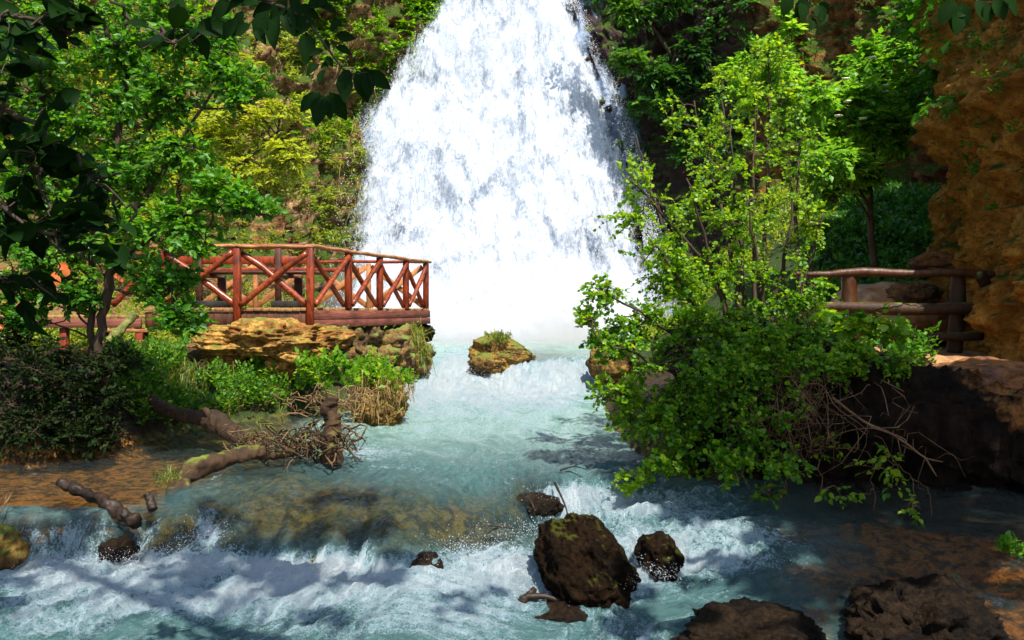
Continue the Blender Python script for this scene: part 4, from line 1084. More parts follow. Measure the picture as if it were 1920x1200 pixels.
def tree(name, label, cat, base, limbs, blobs, leafT, leaf_size, M_b, M_l, group=None, nl=(7, 11), rad=0.004, wood_names=('trunk', 'crown'),
         maxtwig=0.55, flat=0.7, jit=0.5, hang=0.0, vsd=0.22, sub_r=0.35, droop=0.1, surf=0.0, sub=None, lnoise=0.0, start=0.2):
    """limbs: [(points, radii)] in world space; blobs: [(centre, (rx,ry,rz), twigs, tone)]"""
    root = thing(name, label, cat, base, group)
    wood = MB(); skel = []
    for pts, rads in limbs:
        pp = catmull(np.array(pts), 6); pp = pp + 0.012 * rng.normal(0, 1, pp.shape) * (np.arange(len(pp)) > 1)[:, None]
        rr = np.interp(np.linspace(0, 1, len(pp)), np.linspace(0, 1, len(rads)), rads)
        wood.tube(pp, rr, 8 if rads[0] > .03 else 5, wob=.15, seed=3)
        skel.append(pp)
    leaf = []
    tw = MB()
    for c, r_, n, tone in blobs:
        c = np.asarray(c, float); r_ = np.asarray(r_, float)
        S = samples(skel)
        # secondary branches into the clump
        nb = sub if sub is not None else max(2, int(n / 22))
        local = []
        for i in range(nb):
            e = c + rand_unit(1)[0] * r_ * rng.uniform(.3, .85)
            a = S[np.argmin(np.linalg.norm(S - e, axis=1) + rng.random(len(S)) * .35 * r_.max())]
            pp = squiggle(a, e, 8, .10, -droop)
            wood.tube(pp, np.linspace(rad * 3.0, rad * 1.1, 8), 5, cap=False)
            local.append(pp)
        S2 = samples(local, 14)
        e = c + rand_unit(n) * r_ * (rng.random(n)[:, None] ** (1 / 2.2) * 1.02)
        if lnoise:
            keep = fbm(e * 1.6 / max(.3, r_.mean()), 3, int(abs(c[0]) * 100) % 97) > -lnoise
            e = e[keep]
        D = np.linalg.norm(S2[None] - e[:, None], axis=2)
        near = np.argmin(D + rng.random(D.shape) * .2, axis=1)
        for p1, ni in zip(e, near):
            p0 = S2[ni]; dd_ = p1 - p0; L_ = np.linalg.norm(dd_)
            if L_ > maxtwig: p0 = p1 - dd_ / L_ * maxtwig
            if L_ < .12: p1 = p0 + dd_ / (L_ + 1e-6) * .12
            twig_leaves(tw, leaf, p0, p1, random.randint(*nl), leaf_size, leafT, rad=rad, flat=flat, jit=jit, hang=hang, vbase=tone, vsd=vsd, droop=droop, start=start)
    wood.f += [f + wood.n for f in tw.f]; wood.v += tw.v; wood.a += tw.a; wood.n += tw.n
    wood.build(wood_names[0], M_b, root, True)
    flush(leaf, leafT).build(wood_names[1], M_l, root, True)
    return root

def B_(px, py, d, rpx, rpy, rd, n, tone=0.5):
    return (P(px, py, d), (rpx / F * d, rd, rpy / F * d), n, tone)
def LP(*pts):
    return [P(*p) for p in pts]

OVAL = leaf_t(.30); OVAL_S = leaf_t(.30, False); ROUND = leaf_t(.42, tip=.95); ROUND_S = leaf_t(.40, False); SLIM = leaf_t(.17, False); BROAD_S = leaf_t(.5, False, fold=.08)
M_twig = mat_bark('twig_bark', (0.018, 0.011, 0.007), (0.07, 0.045, 0.025), 0.0, 0.8)
M_bright = mat_leaf('fresh_leaf', (0.02, 0.10, 0.005), (0.10, 0.27, 0.008), (0.30, 0.46, 0.018), 0.52)
M_mid = mat_leaf('green_leaf', (0.02, 0.10, 0.006), (0.065, 0.23, 0.012), (0.16, 0.36, 0.02), 0.48)
M_yel = mat_leaf('pale_leaf', (0.12, 0.20, 0.015), (0.24, 0.34, 0.03), (0.38, 0.44, 0.06), 0.5)
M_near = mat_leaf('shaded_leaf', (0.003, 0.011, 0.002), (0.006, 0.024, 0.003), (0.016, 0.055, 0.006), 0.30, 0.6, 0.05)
M_elder = mat_leaf('cool_leaf', (0.02, 0.10, 0.018), (0.06, 0.21, 0.03), (0.15, 0.34, 0.05), 0.4)
M_elderlit = mat_leaf('elder_leaf', (0.04, 0.16, 0.015), (0.12, 0.33, 0.03), (0.28, 0.50, 0.06), 0.5)
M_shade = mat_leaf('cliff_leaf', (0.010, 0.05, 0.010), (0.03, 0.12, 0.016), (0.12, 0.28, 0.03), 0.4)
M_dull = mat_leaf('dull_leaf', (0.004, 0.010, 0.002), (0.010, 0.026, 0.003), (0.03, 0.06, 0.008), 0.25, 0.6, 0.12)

def more(bl, f_, g=1.0):
    return [(c, r_ * g if hasattr(r_, 'shape') else tuple(x * g for x in r_), int(n * f_), t_) for c, r_, n, t_ in bl]

# big bush on the right bank
stems = []
for (x0, y0, mx_, my, x1, y1, dd0, dd1) in [
        (1398, 700, 1390, 500, 1370, 250, 8.4, 8.2), (1410, 690, 1412, 450, 1420, 180, 8.5, 8.7), (1375, 705, 1352, 560, 1290, 330, 8.3, 7.9), (1422, 700, 1470, 480, 1500, 300, 8.5, 8.6),
        (1360, 720, 1320, 600, 1225, 450, 8.2, 7.7), (1345, 730, 1280, 640, 1120, 540, 8.0, 7.4), (1340, 760, 1260, 700, 1130, 640, 7.9, 7.2), (1330, 790, 1250, 770, 1130, 745, 7.8, 7.2),
        (1405, 700, 1350, 380, 1300, 190, 8.6, 8.9), (1360, 720, 1260, 480, 1190, 250, 8.3, 8.2), (1430, 700, 1500, 560, 1545, 400, 8.4, 8.3), (1385, 700, 1380, 420, 1340, 130, 8.6, 9.0),
        (1415, 690, 1440, 330, 1440, 90, 8.8, 9.1), (1350, 800, 1300, 850, 1230, 880, 7.6, 6.9), (1400, 790, 1380, 850, 1330, 905, 7.4, 6.8), (1390, 700, 1330, 500, 1175, 330, 8.3, 7.8), (1408, 700, 1430, 560, 1400, 380, 8.2, 8.0)]:
    stems.append((LP((x0, y0 + 25, dd0), ((x0 * 2 + mx_) / 3 + 3, (y0 * 2 + my) / 3, dd0), (mx_, my, (dd0 + dd1) / 2), (x1, y1, dd1)), [.034, .028, .020, .007]))
bb = [B_(1410, 200, 8.8, 110, 90, .5, 120, .6), B_(1330, 260, 8.6, 95, 90, .5, 85, .6), B_(1450, 110, 9.0, 50, 55, .3, 40, .62), B_(1480, 290, 8.7, 80, 90, .5, 100, .52), B_(1370, 380, 8.3, 120, 90, .55, 140, .62),
      B_(1280, 400, 8.0, 90, 70, .45, 80, .62), B_(1190, 330, 7.9, 42, 70, .3, 34, .68), B_(1170, 420, 7.8, 60, 35, .3, 32, .68), B_(1225, 480, 7.8, 70, 45, .35, 44, .62), B_(1300, 520, 8.0, 110, 80, .5, 120, .5),
      B_(1420, 480, 8.2, 120, 90, .55, 130, .5), B_(1510, 430, 8.3, 45, 80, .3, 55, .65), B_(1130, 560, 7.4, 50, 45, .3, 48, .60), B_(1150, 640, 7.4, 62, 50, .3, 85, .42), B_(1230, 620, 7.7, 90, 70, .4, 100, .42),
      B_(1340, 640, 7.9, 110, 70, .45, 125, .35), B_(1460, 610, 8.1, 100, 70, .4, 95, .42), B_(1160, 740, 7.3, 65, 50, .3, 70, .58), B_(1240, 730, 7.5, 90, 60, .35, 100, .45), B_(1210, 800, 7.2, 75, 45, .3, 60, .52),
      B_(1340, 780, 7.4, 90, 60, .35, 85, .40), B_(1300, 860, 7.0, 90, 42, .25, 70, .52), B_(1410, 850, 7.0, 80, 60, .25, 55, .35), B_(1205, 905, 6.85, 60, 30, .2, 44, .8), B_(1450, 720, 7.6, 90, 60, .3, 75, .42),
      B_(1540, 660, 7.9, 80, 50, .3, 60, .42), B_(1390, 740, 7.2, 70, 60, .25, 80, .4), B_(1270, 800, 7.0, 70, 50, .25, 80, .5), B_(1380, 880, 6.7, 60, 40, .2, 50, .45), B_(1480, 880, 6.8, 50, 40, .2, 26, .45), B_(1600, 700, 7.5, 60, 30, .2, 45, .4), B_(1250, 870, 6.8, 50, 25, .2, 34, .5), B_(1440, 800, 6.9, 50, 40, .2, 34, .4), B_(1345, 150, 8.9, 40, 30, .3, 18, .65), B_(1270, 210, 8.7, 36, 50, .25, 20, .65)]
bb += [B_(1330, 610, 7.35, 80, 60, .2, 80, .5), B_(1440, 660, 7.15, 80, 50, .2, 80, .45), B_(1370, 690, 7.0, 70, 50, .2, 70, .42), B_(1530, 690, 7.1, 60, 40, .2, 50, .45), B_(1490, 760, 6.95, 40, 40, .15, 22, .45), B_(1610, 670, 7.2, 60, 30, .2, 40, .5), B_(1690, 690, 7.3, 50, 30, .2, 34, .4), B_(1530, 560, 8.2, 60, 60, .3, 60, .5), B_(1500, 640, 7.9, 80, 50, .3, 70, .4), B_(1440, 690, 7.6, 90, 50, .3, 80, .4), B_(1330, 700, 7.4, 80, 50, .3, 80, .35), B_(1250, 540, 7.9, 70, 50, .3, 50, .55), B_(1100, 590, 7.35, 30, 26, .2, 22, .6)]
bb = [(c * (0.945 if (c[2] < -.25 and 1.7 < c[0] < 4.2 and c[1] < 8.0) else 1.0), r_, int(n * (1.12 if c[2] > 0.55 else 1.45)), t_ + .06) for c, r_, n, t_ in bb]
tree('leafy_bush', 'tall bright green many-stemmed bush overhanging the stream on the right bank', 'bush', P(1395, 720, 8.3), stems, bb, ROUND, .037, M_twig, M_bright,
     wood_names=('stem', 'foliage'), nl=(10, 16), rad=.003, maxtwig=.46, flat=.45, jit=.85, lnoise=.15, vsd=.28)

# young tree behind it with upright twigs, and the elder
tree('sapling', 'slender light green tree rising behind the big bush, its bare twig tips upright', 'tree', P(1480, 560, 12),
     [(LP((1500, 600, 12), (1492, 420, 12), (1470, 260, 12.2), (1440, 60, 12.5)), [.04, .03, .02, .006]), (LP((1492, 400, 12), (1500, 250, 12.2), (1478, 20, 12.6)), [.02, .012, .005]), (LP((1490, 400, 12), (1540, 330, 11.8), (1590, 300, 11.6)), [.02, .01, .005]),
      (LP((1490, 330, 12.1), (1410, 200, 12.2), (1400, 110, 12.3)), [.02, .01, .004])],
     [B_(1440, 130, 12.3, 60, 60, .6, 90, .7), B_(1478, 40, 12.6, 26, 45, .3, 36, .7), B_(1500, 200, 12.2, 70, 70, .6, 110, .6), B_(1400, 180, 12.3, 50, 50, .5, 60, .65), B_(1540, 320, 11.7, 60, 60, .6, 80, .5), B_(1370, 130, 12.4, 30, 25, .3, 20, .7)],
     OVAL_S, .10, M_twig, M_elderlit, nl=(8, 12), rad=.005, maxtwig=.6, flat=.9, jit=.45, vsd=.2)
elder = tree('elder_tree', 'dense dark green elder with small creamy flower heads against the right cliff', 'tree', P(1640, 470, 13.2),
     [(LP((1640, 500, 13.2), (1630, 380, 13.2), (1640, 250, 13.4), (1660, 120, 13.7)), [.06, .05, .03, .01]), (LP((1636, 400, 13.2), (1580, 300, 12.8), (1570, 200, 12.8)), [.03, .02, .01]), (LP((1632, 330, 13.2), (1700, 260, 13.2), (1720, 200, 13.2)), [.03, .02, .01]),
      (LP((1636, 420, 13.2), (1590, 350, 12.7), (1540, 340, 12.4)), [.02, .015, .008])],
     [B_(1640, 120, 13.7, 75, 55, .9, 156, .42), B_(1600, 210, 13.0, 90, 70, .9, 273, .5), B_(1690, 190, 13.5, 60, 70, .8, 143, .35), B_(1660, 250, 13.1, 80, 50, .8, 169, .5), B_(1570, 310, 12.6, 75, 55, .8, 195, .62), B_(1620, 330, 13.0, 55, 35, .6, 91, .5), B_(1545, 370, 12.5, 45, 30, .5, 65, .5)],
     OVAL_S, .105, M_twig, M_elderlit, nl=(8, 12), rad=.006, maxtwig=.7, flat=1.2, jit=.35, vsd=.2, hang=.2)
k = NT('cream_flower')
M_flower = k.done(k.n('ShaderNodeBsdfPrincipled', {'Base Color': (0.72, 0.72, 0.50, 1), 'Roughness': 0.8}).outputs[0])
for (px, py) in [(1692, 115), (1586, 148), (1660, 160), (1572, 217), (1560, 285), (1540, 308), (1660, 172), (1720, 235), (1680, 190), (1635, 108), (1589, 190), (1618, 222), (1740, 175)]:
    m = MB(); c = P(px, py, 12.3 if px < 1640 else 12.7)
    v, f = ico(3)
    m.add(v * (1 + .35 * noise3(v * 4 + px, 5))[:, None] * np.array([.055, .055, .016]) + c, f)
    m.build('flower_head', M_flower, elder)

# trees hanging on the cliff right of the fall
for i, (lab, blobs_, lim) in enumerate([
    ('pale green tree clinging to the dark cliff top right of the waterfall', [B_(1175, 30, 31.5, 62, 36, 1.2, 84, .65), B_(1250, 12, 31.5, 70, 34, 1.2, 78, .35), B_(1130, -10, 31.5, 60, 26, 1.2, 39, .4)], LP((1260, 110, 32.5), (1230, 60, 32), (1180, 20, 31.4))),
    ('lower green tree leaning from the dark cliff above the right edge of the waterfall', [B_(1180, 115, 31.5, 44, 26, 1.0, 65, .68), B_(1240, 150, 31.5, 70, 46, 1.2, 110, .35), B_(1220, 200, 31.5, 50, 20, .9, 60, .5), B_(1310, 110, 31.5, 60, 60, 1.2, 71, .25)], LP((1290, 220, 32), (1260, 160, 31.6), (1190, 120, 31)))]):
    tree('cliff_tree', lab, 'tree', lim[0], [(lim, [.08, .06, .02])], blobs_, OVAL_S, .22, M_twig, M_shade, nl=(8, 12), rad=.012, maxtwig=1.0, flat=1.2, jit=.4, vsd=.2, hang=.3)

# trees behind the deck at the left
tree('pale_tree', 'sunlit yellow-green tree standing behind the deck against the ochre cliff', 'tree', P(330, 560, 21),
     [(LP((330, 600, 21), (340, 450, 21), (330, 300, 21.2), (300, 120, 21.5)), [.12, .09, .06, .02]), (LP((338, 430, 21), (420, 330, 20.5), (520, 260, 20)), [.06, .04, .015]), (LP((334, 380, 21), (440, 400, 20.4), (560, 400, 20)), [.05, .03, .012]), (LP((332, 300, 21), (220, 200, 21), (120, 80, 21)), [.06, .04, .015]), (LP((330, 320, 21), (430, 200, 21), (500, 120, 20.5)), [.05, .03, .012])],
     [B_(500, 215, 20, 90, 26, 1.2, 100, .6), B_(540, 300, 20, 50, 45, .9, 100, .68), B_(430, 250, 20.5, 90, 50, 1.3, 150, .55), B_(470, 340, 20.3, 110, 45, 1.2, 200, .6), B_(350, 300, 21, 110, 90, 1.6, 220, .5), B_(250, 200, 21, 120, 80, 1.6, 200, .5), B_(150, 100, 21, 130, 90, 1.6, 190, .6),
      B_(330, 120, 21.2, 110, 70, 1.4, 130, .55), B_(430, 130, 20.8, 80, 40, 1.0, 80, .5), B_(120, 330, 21, 130, 110, 1.6, 180, .45), B_(80, 30, 21, 110, 60, 1.4, 100, .65), B_(300, 420, 21, 150, 60, 1.4, 150, .5)],
     SLIM, .16, M_twig, M_yel, nl=(9, 14), rad=.008, maxtwig=.9, flat=1.0, jit=.4, vsd=.22, sub=8)

# the leafy tree in front of the deck at the left
tl_ = [(LP((195, 770, 8.8), (188, 640, 8.7), (205, 520, 8.6), (222, 430, 8.5), (215, 300, 8.5), (240, 120, 8.6), (230, -60, 8.8)), [.06, .05, .05, .05, .04, .03, .01]),
       (LP((182, 760, 8.9), (172, 620, 8.8), (170, 470, 8.8), (120, 300, 8.8), (60, 120, 8.8)), [.045, .04, .035, .025, .01]),
       (LP((222, 440, 8.5), (300, 330, 8.2), (380, 200, 8.0), (450, 110, 8.0)), [.035, .025, .015, .006]), (LP((215, 500, 8.6), (300, 430, 8.0), (400, 390, 7.8), (530, 405, 7.7)), [.03, .022, .014, .005]),
       (LP((205, 540, 8.6), (270, 560, 8.2), (320, 600, 8.0)), [.02, .015, .008]), (LP((215, 300, 8.5), (320, 210, 8.2), (450, 200, 8.0)), [.025, .018, .006]), (LP((240, 120, 8.6), (340, 60, 8.3), (420, 20, 8.2)), [.02, .014, .006])]
tree('riverside_tree', 'leafy green tree on the left bank hiding the left end of the deck', 'tree', P(195, 770, 8.8), tl_,
     [B_(430, 150, 8.0, 75, 60, .5, 120, .50), B_(360, 90, 8.1, 85, 55, .5, 110, .45), B_(400, 70, 8.1, 60, 50, .4, 60, .4), B_(300, 180, 8.2, 90, 70, .5, 120, .42), B_(180, 90, 8.6, 130, 80, .6, 150, .5), B_(60, 150, 8.7, 90, 110, .6, 130, .42),
      B_(330, 300, 8.1, 95, 65, .5, 110, .62), B_(400, 360, 7.8, 75, 45, .4, 110, .6), B_(470, 385, 7.7, 60, 28, .3, 50, .42), B_(300, 420, 8.0, 110, 60, .5, 150, .62), B_(200, 330, 8.5, 100, 80, .5, 100, .5),
      B_(370, 450, 7.8, 50, 40, .35, 70, .55), B_(190, 480, 8.5, 100, 55, .5, 100, .62), B_(60, 400, 8.7, 80, 120, .5, 120, .4), B_(290, 530, 8.1, 55, 60, .4, 95, .35), B_(340, 600, 8.0, 50, 45, .35, 70, .42), B_(345, 520, 8.0, 30, 30, .3, 30, .38), B_(70, 540, 8.8, 90, 50, .5, 80, .4), B_(20, 470, 8.8, 60, 110, .5, 80, .3),
      B_(120, 20, 8.7, 120, 60, .5, 110, .6), B_(20, 60, 8.8, 70, 70, .5, 80, .55), B_(110, 230, 8.7, 110, 70, .5, 120, .6), B_(200, 220, 8.5, 90, 60, .5, 90, .5), B_(30, 300, 8.8, 60, 80, .5, 80, .5), B_(130, 400, 8.7, 90, 50, .5, 90, .55), B_(280, 20, 8.3, 80, 50, .4, 70, .5), B_(240, 110, 8.4, 70, 60, .4, 70, .45), B_(90, 480, 8.7, 100, 60, .5, 110, .35), B_(150, 560, 8.6, 60, 40, .4, 60, .3), B_(30, 590, 8.7, 60, 40, .4, 70, .25), B_(250, 330, 8.3, 70, 60, .4, 70, .55), B_(130, 320, 8.6, 80, 60, .5, 80, .5)],
     OVAL, .062, M_twig, M_mid, nl=(10, 15), rad=.0045, maxtwig=.5, flat=.6, jit=.75, vsd=.25, sub=4, lnoise=.26)

M_und = mat_leaf('undergrowth_leaf', (0.02, 0.09, 0.006), (0.07, 0.22, 0.012), (0.22, 0.40, 0.03), 0.45)
# dark leaves close by
near = [(LP((-140, 120, 2.6), (0, 190, 2.7), (85, 255, 2.75), (170, 330, 2.8), (250, 390, 2.8)), [.014, .011, .009, .006, .003]), (LP((85, 255, 2.75), (78, 340, 2.75), (100, 430, 2.7), (110, 520, 2.7)), [.007, .006, .004, .002]),
        (LP((-120, 330, 2.7), (20, 400, 2.7), (120, 470, 2.7), (200, 500, 2.7)), [.009, .007, .004, .002]), (LP((-100, -40, 2.6), (60, 40, 2.6), (180, 60, 2.7), (240, 90, 2.7)), [.009, .007, .004, .002]), (LP((120, -60, 2.8), (230, 20, 2.9), (300, 70, 3.0), (370, 75, 3.0)), [.008, .006, .004, .002]),
        (LP((-140, 480, 2.6), (10, 520, 2.7), (120, 560, 2.7)), [.008, .005, .002])]
nb = [B_(60, 300, 2.75, 100, 70, .25, 9, .4), B_(30, 200, 2.7, 80, 60, .25, 7, .4), B_(170, 340, 2.8, 90, 55, .2, 8, .45), B_(90, 430, 2.7, 90, 60, .2, 9, .35), B_(200, 470, 2.7, 70, 50, .2, 4, .4), B_(60, 60, 2.6, 110, 60, .25, 6, .35), B_(180, 40, 2.7, 70, 60, .2, 4, .45),
      B_(290, 60, 3.0, 60, 50, .2, 3, .4), B_(30, 530, 2.7, 90, 50, .2, 6, .3), B_(-40, 380, 2.7, 80, 120, .25, 9, .3), B_(20, 110, 2.7, 80, 60, .2, 4, .3)]
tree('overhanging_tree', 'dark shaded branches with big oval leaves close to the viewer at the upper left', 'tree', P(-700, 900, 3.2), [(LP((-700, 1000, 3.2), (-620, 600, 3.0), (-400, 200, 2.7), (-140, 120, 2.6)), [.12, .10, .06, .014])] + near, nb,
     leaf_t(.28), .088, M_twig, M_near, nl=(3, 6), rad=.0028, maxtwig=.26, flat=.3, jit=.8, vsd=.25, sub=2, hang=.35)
# the branch across the top
tb = [(LP((330, -60, 3.0), (430, -10, 3.0), (520, 10, 3.0), (575, 40, 3.0), (610, 85, 3.0), (650, 135, 3.0), (690, 135, 3.0)), [.010, .009, .008, .006, .005, .003, .002]), (LP((560, 30, 3.0), (590, 70, 3.0), (630, 60, 3.0)), [.003, .002, .0015]), (LP((640, 125, 3.0), (620, 165, 3.0), (605, 190, 3.0)), [.003, .002, .0015])]
root = thing('leafy_branch', 'dark leafy branch hanging in from the top against the cliff and waterfall', 'branch', P(430, -10, 3.0))
m = MB()
for pts, rads in tb:
    pp = catmull(np.array(pts), 6); m.tube(pp, np.interp(np.linspace(0, 1, len(pp)), np.linspace(0, 1, len(rads)), rads), 6)
lv = []
def one(px, py, ang, ln, d=3.0, w=1, tone=.4, tilt=None):
    p = P(px, py, d); a = R(ang); dv = np.array([math.cos(a), random.uniform(-.25, .25), math.sin(a)])
    no = np.array([random.uniform(-.4, .4), -1.0, random.uniform(-.3, .5)])
    lv.append((p[None], dv[None], no[None], np.array([ln / F * d]), np.array([tone])))
for (px, py, an, ln) in [(442, 8, 200, 62), (455, 20, 250, 40), (445, 35, 235, 48), (470, 45, 215, 42), (480, 52, 300, 36), (500, 20, 250, 60), (520, 30, 265, 66), (515, 12, 200, 50), (535, 20, 290, 55), (545, 25, 300, 40), (560, 10, 330, 44), (575, 12, 10, 40),
                         (575, 60, 270, 62), (545, 15, 60, 38), (600, 12, 340, 36), (612, 0, 10, 45), (500, -5, 200, 50), (470, 0, 190, 55), (540, 0, 230, 55), (585, 30, 230, 50), (590, 70, 250, 30), (608, 95, 200, 30), (612, 105, 300, 26), (622, 60, 60, 34), (630, 66, 350, 38),
                         (628, 88, 340, 34), (618, 95, 110, 26), (600, 120, 220, 34), (625, 115, 200, 28), (610, 130, 250, 34), (648, 135, 270, 60), (655, 130, 250, 45), (668, 132, 290, 62), (675, 130, 330, 36), (690, 135, 270, 50), (690, 132, 320, 55), (600, 175, 220, 52),
                         (606, 180, 260, 62), (618, 172, 300, 60), (612, 178, 280, 48), (600, 172, 240, 30), (560, 0, 260, 50), (520, -5, 170, 45), (430, -5, 240, 50), (590, -5, 320, 40)]:
    one(px, py, an, ln)
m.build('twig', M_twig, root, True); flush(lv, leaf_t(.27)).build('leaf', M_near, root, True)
for li, (lab, lst, tw_) in enumerate([
    ('small dark sprig of leaves hanging at the top right of centre', [(1478, -10, 260, 40), (1500, 5, 280, 38), (1515, -5, 240, 42), (1530, 10, 290, 36), (1545, 20, 250, 34), (1520, 30, 270, 30), (1535, 5, 320, 30)], [(1500, -60, 4), (1515, 0, 4), (1528, 30, 4)]),
    ('dark sprig of leaves hanging at the top right corner by the cliff', [(1790, 0, 240, 50), (1805, 5, 260, 60), (1830, 0, 290, 46), (1850, 5, 270, 42), (1862, 0, 300, 44), (1875, -5, 320, 50), (1820, 15, 200, 40), (1795, 20, 265, 48)], [(1800, -60, 4), (1820, -5, 4), (1860, 5, 4)])]):
    root = thing('leaf_sprig', lab, 'sprig', P(*tw_[0]))
    MB().tube(path(tw_), np.linspace(.006, .002, 17), 5).build('twig', M_twig, root, True)
    lv = []
    for a in lst: one(*a, d=4.0, tone=.6)
    flush(lv, leaf_t(.34)).build('leaf', M_near, root, True)

# unseen tree over the viewer, crown clumps placed to shade stream and bank
cb = []
for i in range(44):
    xx_ = rng.uniform(-3.4, 8.4)
    cb.append(((xx_, rng.uniform(-2.2, 2.3), rng.uniform(4.6, 6.2)), (1.1, .9, .5), 3 if xx_ < 3.2 else 36, .4))
for i in range(15):
    cb.append(((rng.uniform(3.4, 8.6), rng.uniform(2.2, 4.0), rng.uniform(4.9, 6.2)), (1.1, .8, .5), 50, .4))
tree('shade_tree', 'broad leafy tree out of view, its crown shaped to shade the near stream', 'tree', (4.5, -2.5, -1.5),
     [([(4.5, -2.5, -1.8), (4.4, -2.3, 1), (4.2, -1.5, 3.4), (3.8, 0, 5)], [.3, .25, .2, .1]), ([(4.2, -1.5, 3.4), (1.5, 0, 5), (-1.5, 1.5, 5.4)], [.12, .08, .03]), ([(4.2, -1.5, 3.4), (6.5, 1, 5), (8.5, 2.5, 5.6)], [.12, .08, .03]), ([(3.8, 0, 5), (4, 2.5, 5.5), (3.5, 4, 5.6)], [.1, .06, .03])],
     cb, BROAD_S, .17, M_twig, M_mid, nl=(8, 12), rad=.006, maxtwig=.7, flat=1.2, jit=.4, sub=3)

# ------------------------------------------------------------------ low plants
def patch(name, label, pts, nor, T, size, M_l, per, h, cat='plants', kind=None, tone=.5, vsd=.22, stem=True, spread=.8, nl=(5, 8), group=None, hang=0.0):
    """many small plants rooted at pts"""
    wood = MB() if stem else None; leaf = []
    for p, n_ in zip(pts, nor):
        for j in range(per):
            hh = h * random.uniform(.5, 1.2)
            up = n_ * .6 + np.array([0, 0, .6]) + rng.normal(0, spread * .5, 3) - np.array([0, 0, hang])
            up /= np.linalg.norm(up)
            twig_leaves(wood, leaf, p, p + up * hh, random.randint(*nl), size, T, rad=.0025, flat=.8, jit=.6, vbase=tone, vsd=vsd, start=.3)
    fol = flush(leaf, T)
    if kind:
        if wood: fol_w = wood.build(name, M_twig, None, True)
        o = fol.build(name, M_l, None, True)
        if wood: tag(fol_w, label.replace(cat, 'stems of ' + cat) if cat in label else 'stems of ' + label, cat, kind='stuff')
        return tag(o, label, cat, group, kind)
    root = thing(name, label, cat, pts[0], group)
    if wood: wood.build('stem', M_twig, root, True)
    fol.build('foliage', M_l, root, True)
    return root

def gpts(n, px0, px1, d0, d1, dz=0.0, minz=None):
    out = []
    while len(out) < n:
        d = random.uniform(d0, d1); x = (random.uniform(px0, px1) - 960) / F * d
        z = gzp(x, d) + dz
        if minz is None or z > minz: out.append(np.array([x, d, z]))
    return out
UPN = np.array([0, 0, 1.0])
a = [q_ for q_ in gpts(620, 200, 740, 9.2, 11.9, 0, -1.44) if fbm(q_ * 2.2, 3, 5) > -0.02]
patch('low_greenery', 'fresh green undergrowth of nettles and ivy below the orange slab', a, [UPN] * len(a), OVAL_S, .062, M_und, 6, .40, 'undergrowth', 'stuff', tone=.5, vsd=.3)
a = [P(random.gauss(712, 26), random.uniform(715, 742), 10.6 + random.uniform(-.2, .2)) for i in range(46)]
patch('leafy_plant', 'yellow-green leafy plants topping the brown rock at the bank point', a, [UPN] * len(a), OVAL_S, .07, M_bright, 4, .22, 'plants', 'stuff', tone=.6)
a = [P(random.uniform(560, 740), random.uniform(690, 745), 11.2 + random.uniform(-.3, .3)) for i in range(60)]
patch('leafy_plant', 'light green plants at the foot of the stone wall, right of the slab', a, [UPN] * len(a), OVAL_S, .08, M_bright, 4, .25, 'plants', 'stuff', tone=.5)
# dark bush on the left bank
bl_ = [B_(60, 700, 8.3, 130, 80, .5, 260, .35), B_(180, 740, 8.4, 90, 90, .45, 220, .35), B_(60, 810, 8.0, 120, 50, .4, 200, .25), B_(220, 680, 8.9, 60, 40, .4, 80, .5), B_(0, 640, 8.6, 80, 50, .5, 100, .4), B_(170, 820, 8.1, 70, 40, .3, 100, .25)]
tree('dark_bush', 'dense dark bush filling the left bank down to the brown water', 'bush', P(90, 860, 8.2), [(LP((90, 860, 8.3), (80, 760, 8.3), (60, 660, 8.4)), [.02, .015, .006]), (LP((150, 860, 8.3), (190, 760, 8.4), (210, 680, 8.6)), [.02, .015, .006]), (LP((30, 860, 8.3), (10, 740, 8.4), (0, 640, 8.6)), [.02, .015, .006])],
     bl_, OVAL_S, .052, M_twig, M_dull, wood_names=('stem', 'foliage'), nl=(7, 11), rad=.003, maxtwig=.35, flat=.6, jit=.7)
# right bank plants
a = [P(random.uniform(1480, 1740), random.uniform(640, 720), 8.4 + random.uniform(-.5, .6)) for i in range(75)]
patch('bank_greenery', 'leafy green undergrowth along the bank top in front of the log fence', a, [UPN] * len(a), OVAL_S, .06, M_mid, 4, .24, 'undergrowth', 'stuff', tone=.5)
hb = [(LP((1590, 640, 7.8), (1640, 590, 7.6), (1690, 572, 7.4), (1730, 575, 7.3)), [.010, .008, .006, .003])]
tree('leafy_shoot', 'broad leaved shoot rising in front of the log fence between its posts', 'shoot', P(1590, 660, 7.8), hb + [(LP((1590, 640, 7.8), (1650, 630, 7.6), (1690, 615, 7.5)), [.008, .005, .003])], [B_(1620, 610, 7.6, 55, 30, .2, 26, .7), B_(1680, 630, 7.5, 40, 25, .2, 14, .6), B_(1570, 600, 7.8, 50, 30, .2, 22, .6)], ROUND, .085, M_twig, M_bright, wood_names=('stem', 'foliage'), rad=.003, maxtwig=.25, nl=(3, 5), sub=2)
hs = []
for i, (x0, y0, d0, x1, y1, d1) in enumerate([(1560, 800, 7.2, 1690, 880, 6.4), (1600, 820, 7.1, 1640, 960, 6.3), (1640, 860, 7, 1720, 950, 6.3), (1500, 840, 7.1, 1540, 930, 6.5), (1700, 900, 6.9, 1745, 975, 6.3), (1420, 860, 7.0, 1440, 940, 6.6)]):
    m_ = np.array([(x0 + x1) / 2 + 15, (y0 + y1) / 2 - 25, (d0 + d1) / 2])
    hs.append((LP((x0, y0, d0), tuple(m_), (x1, y1, d1)), [.006, .004, .002]))
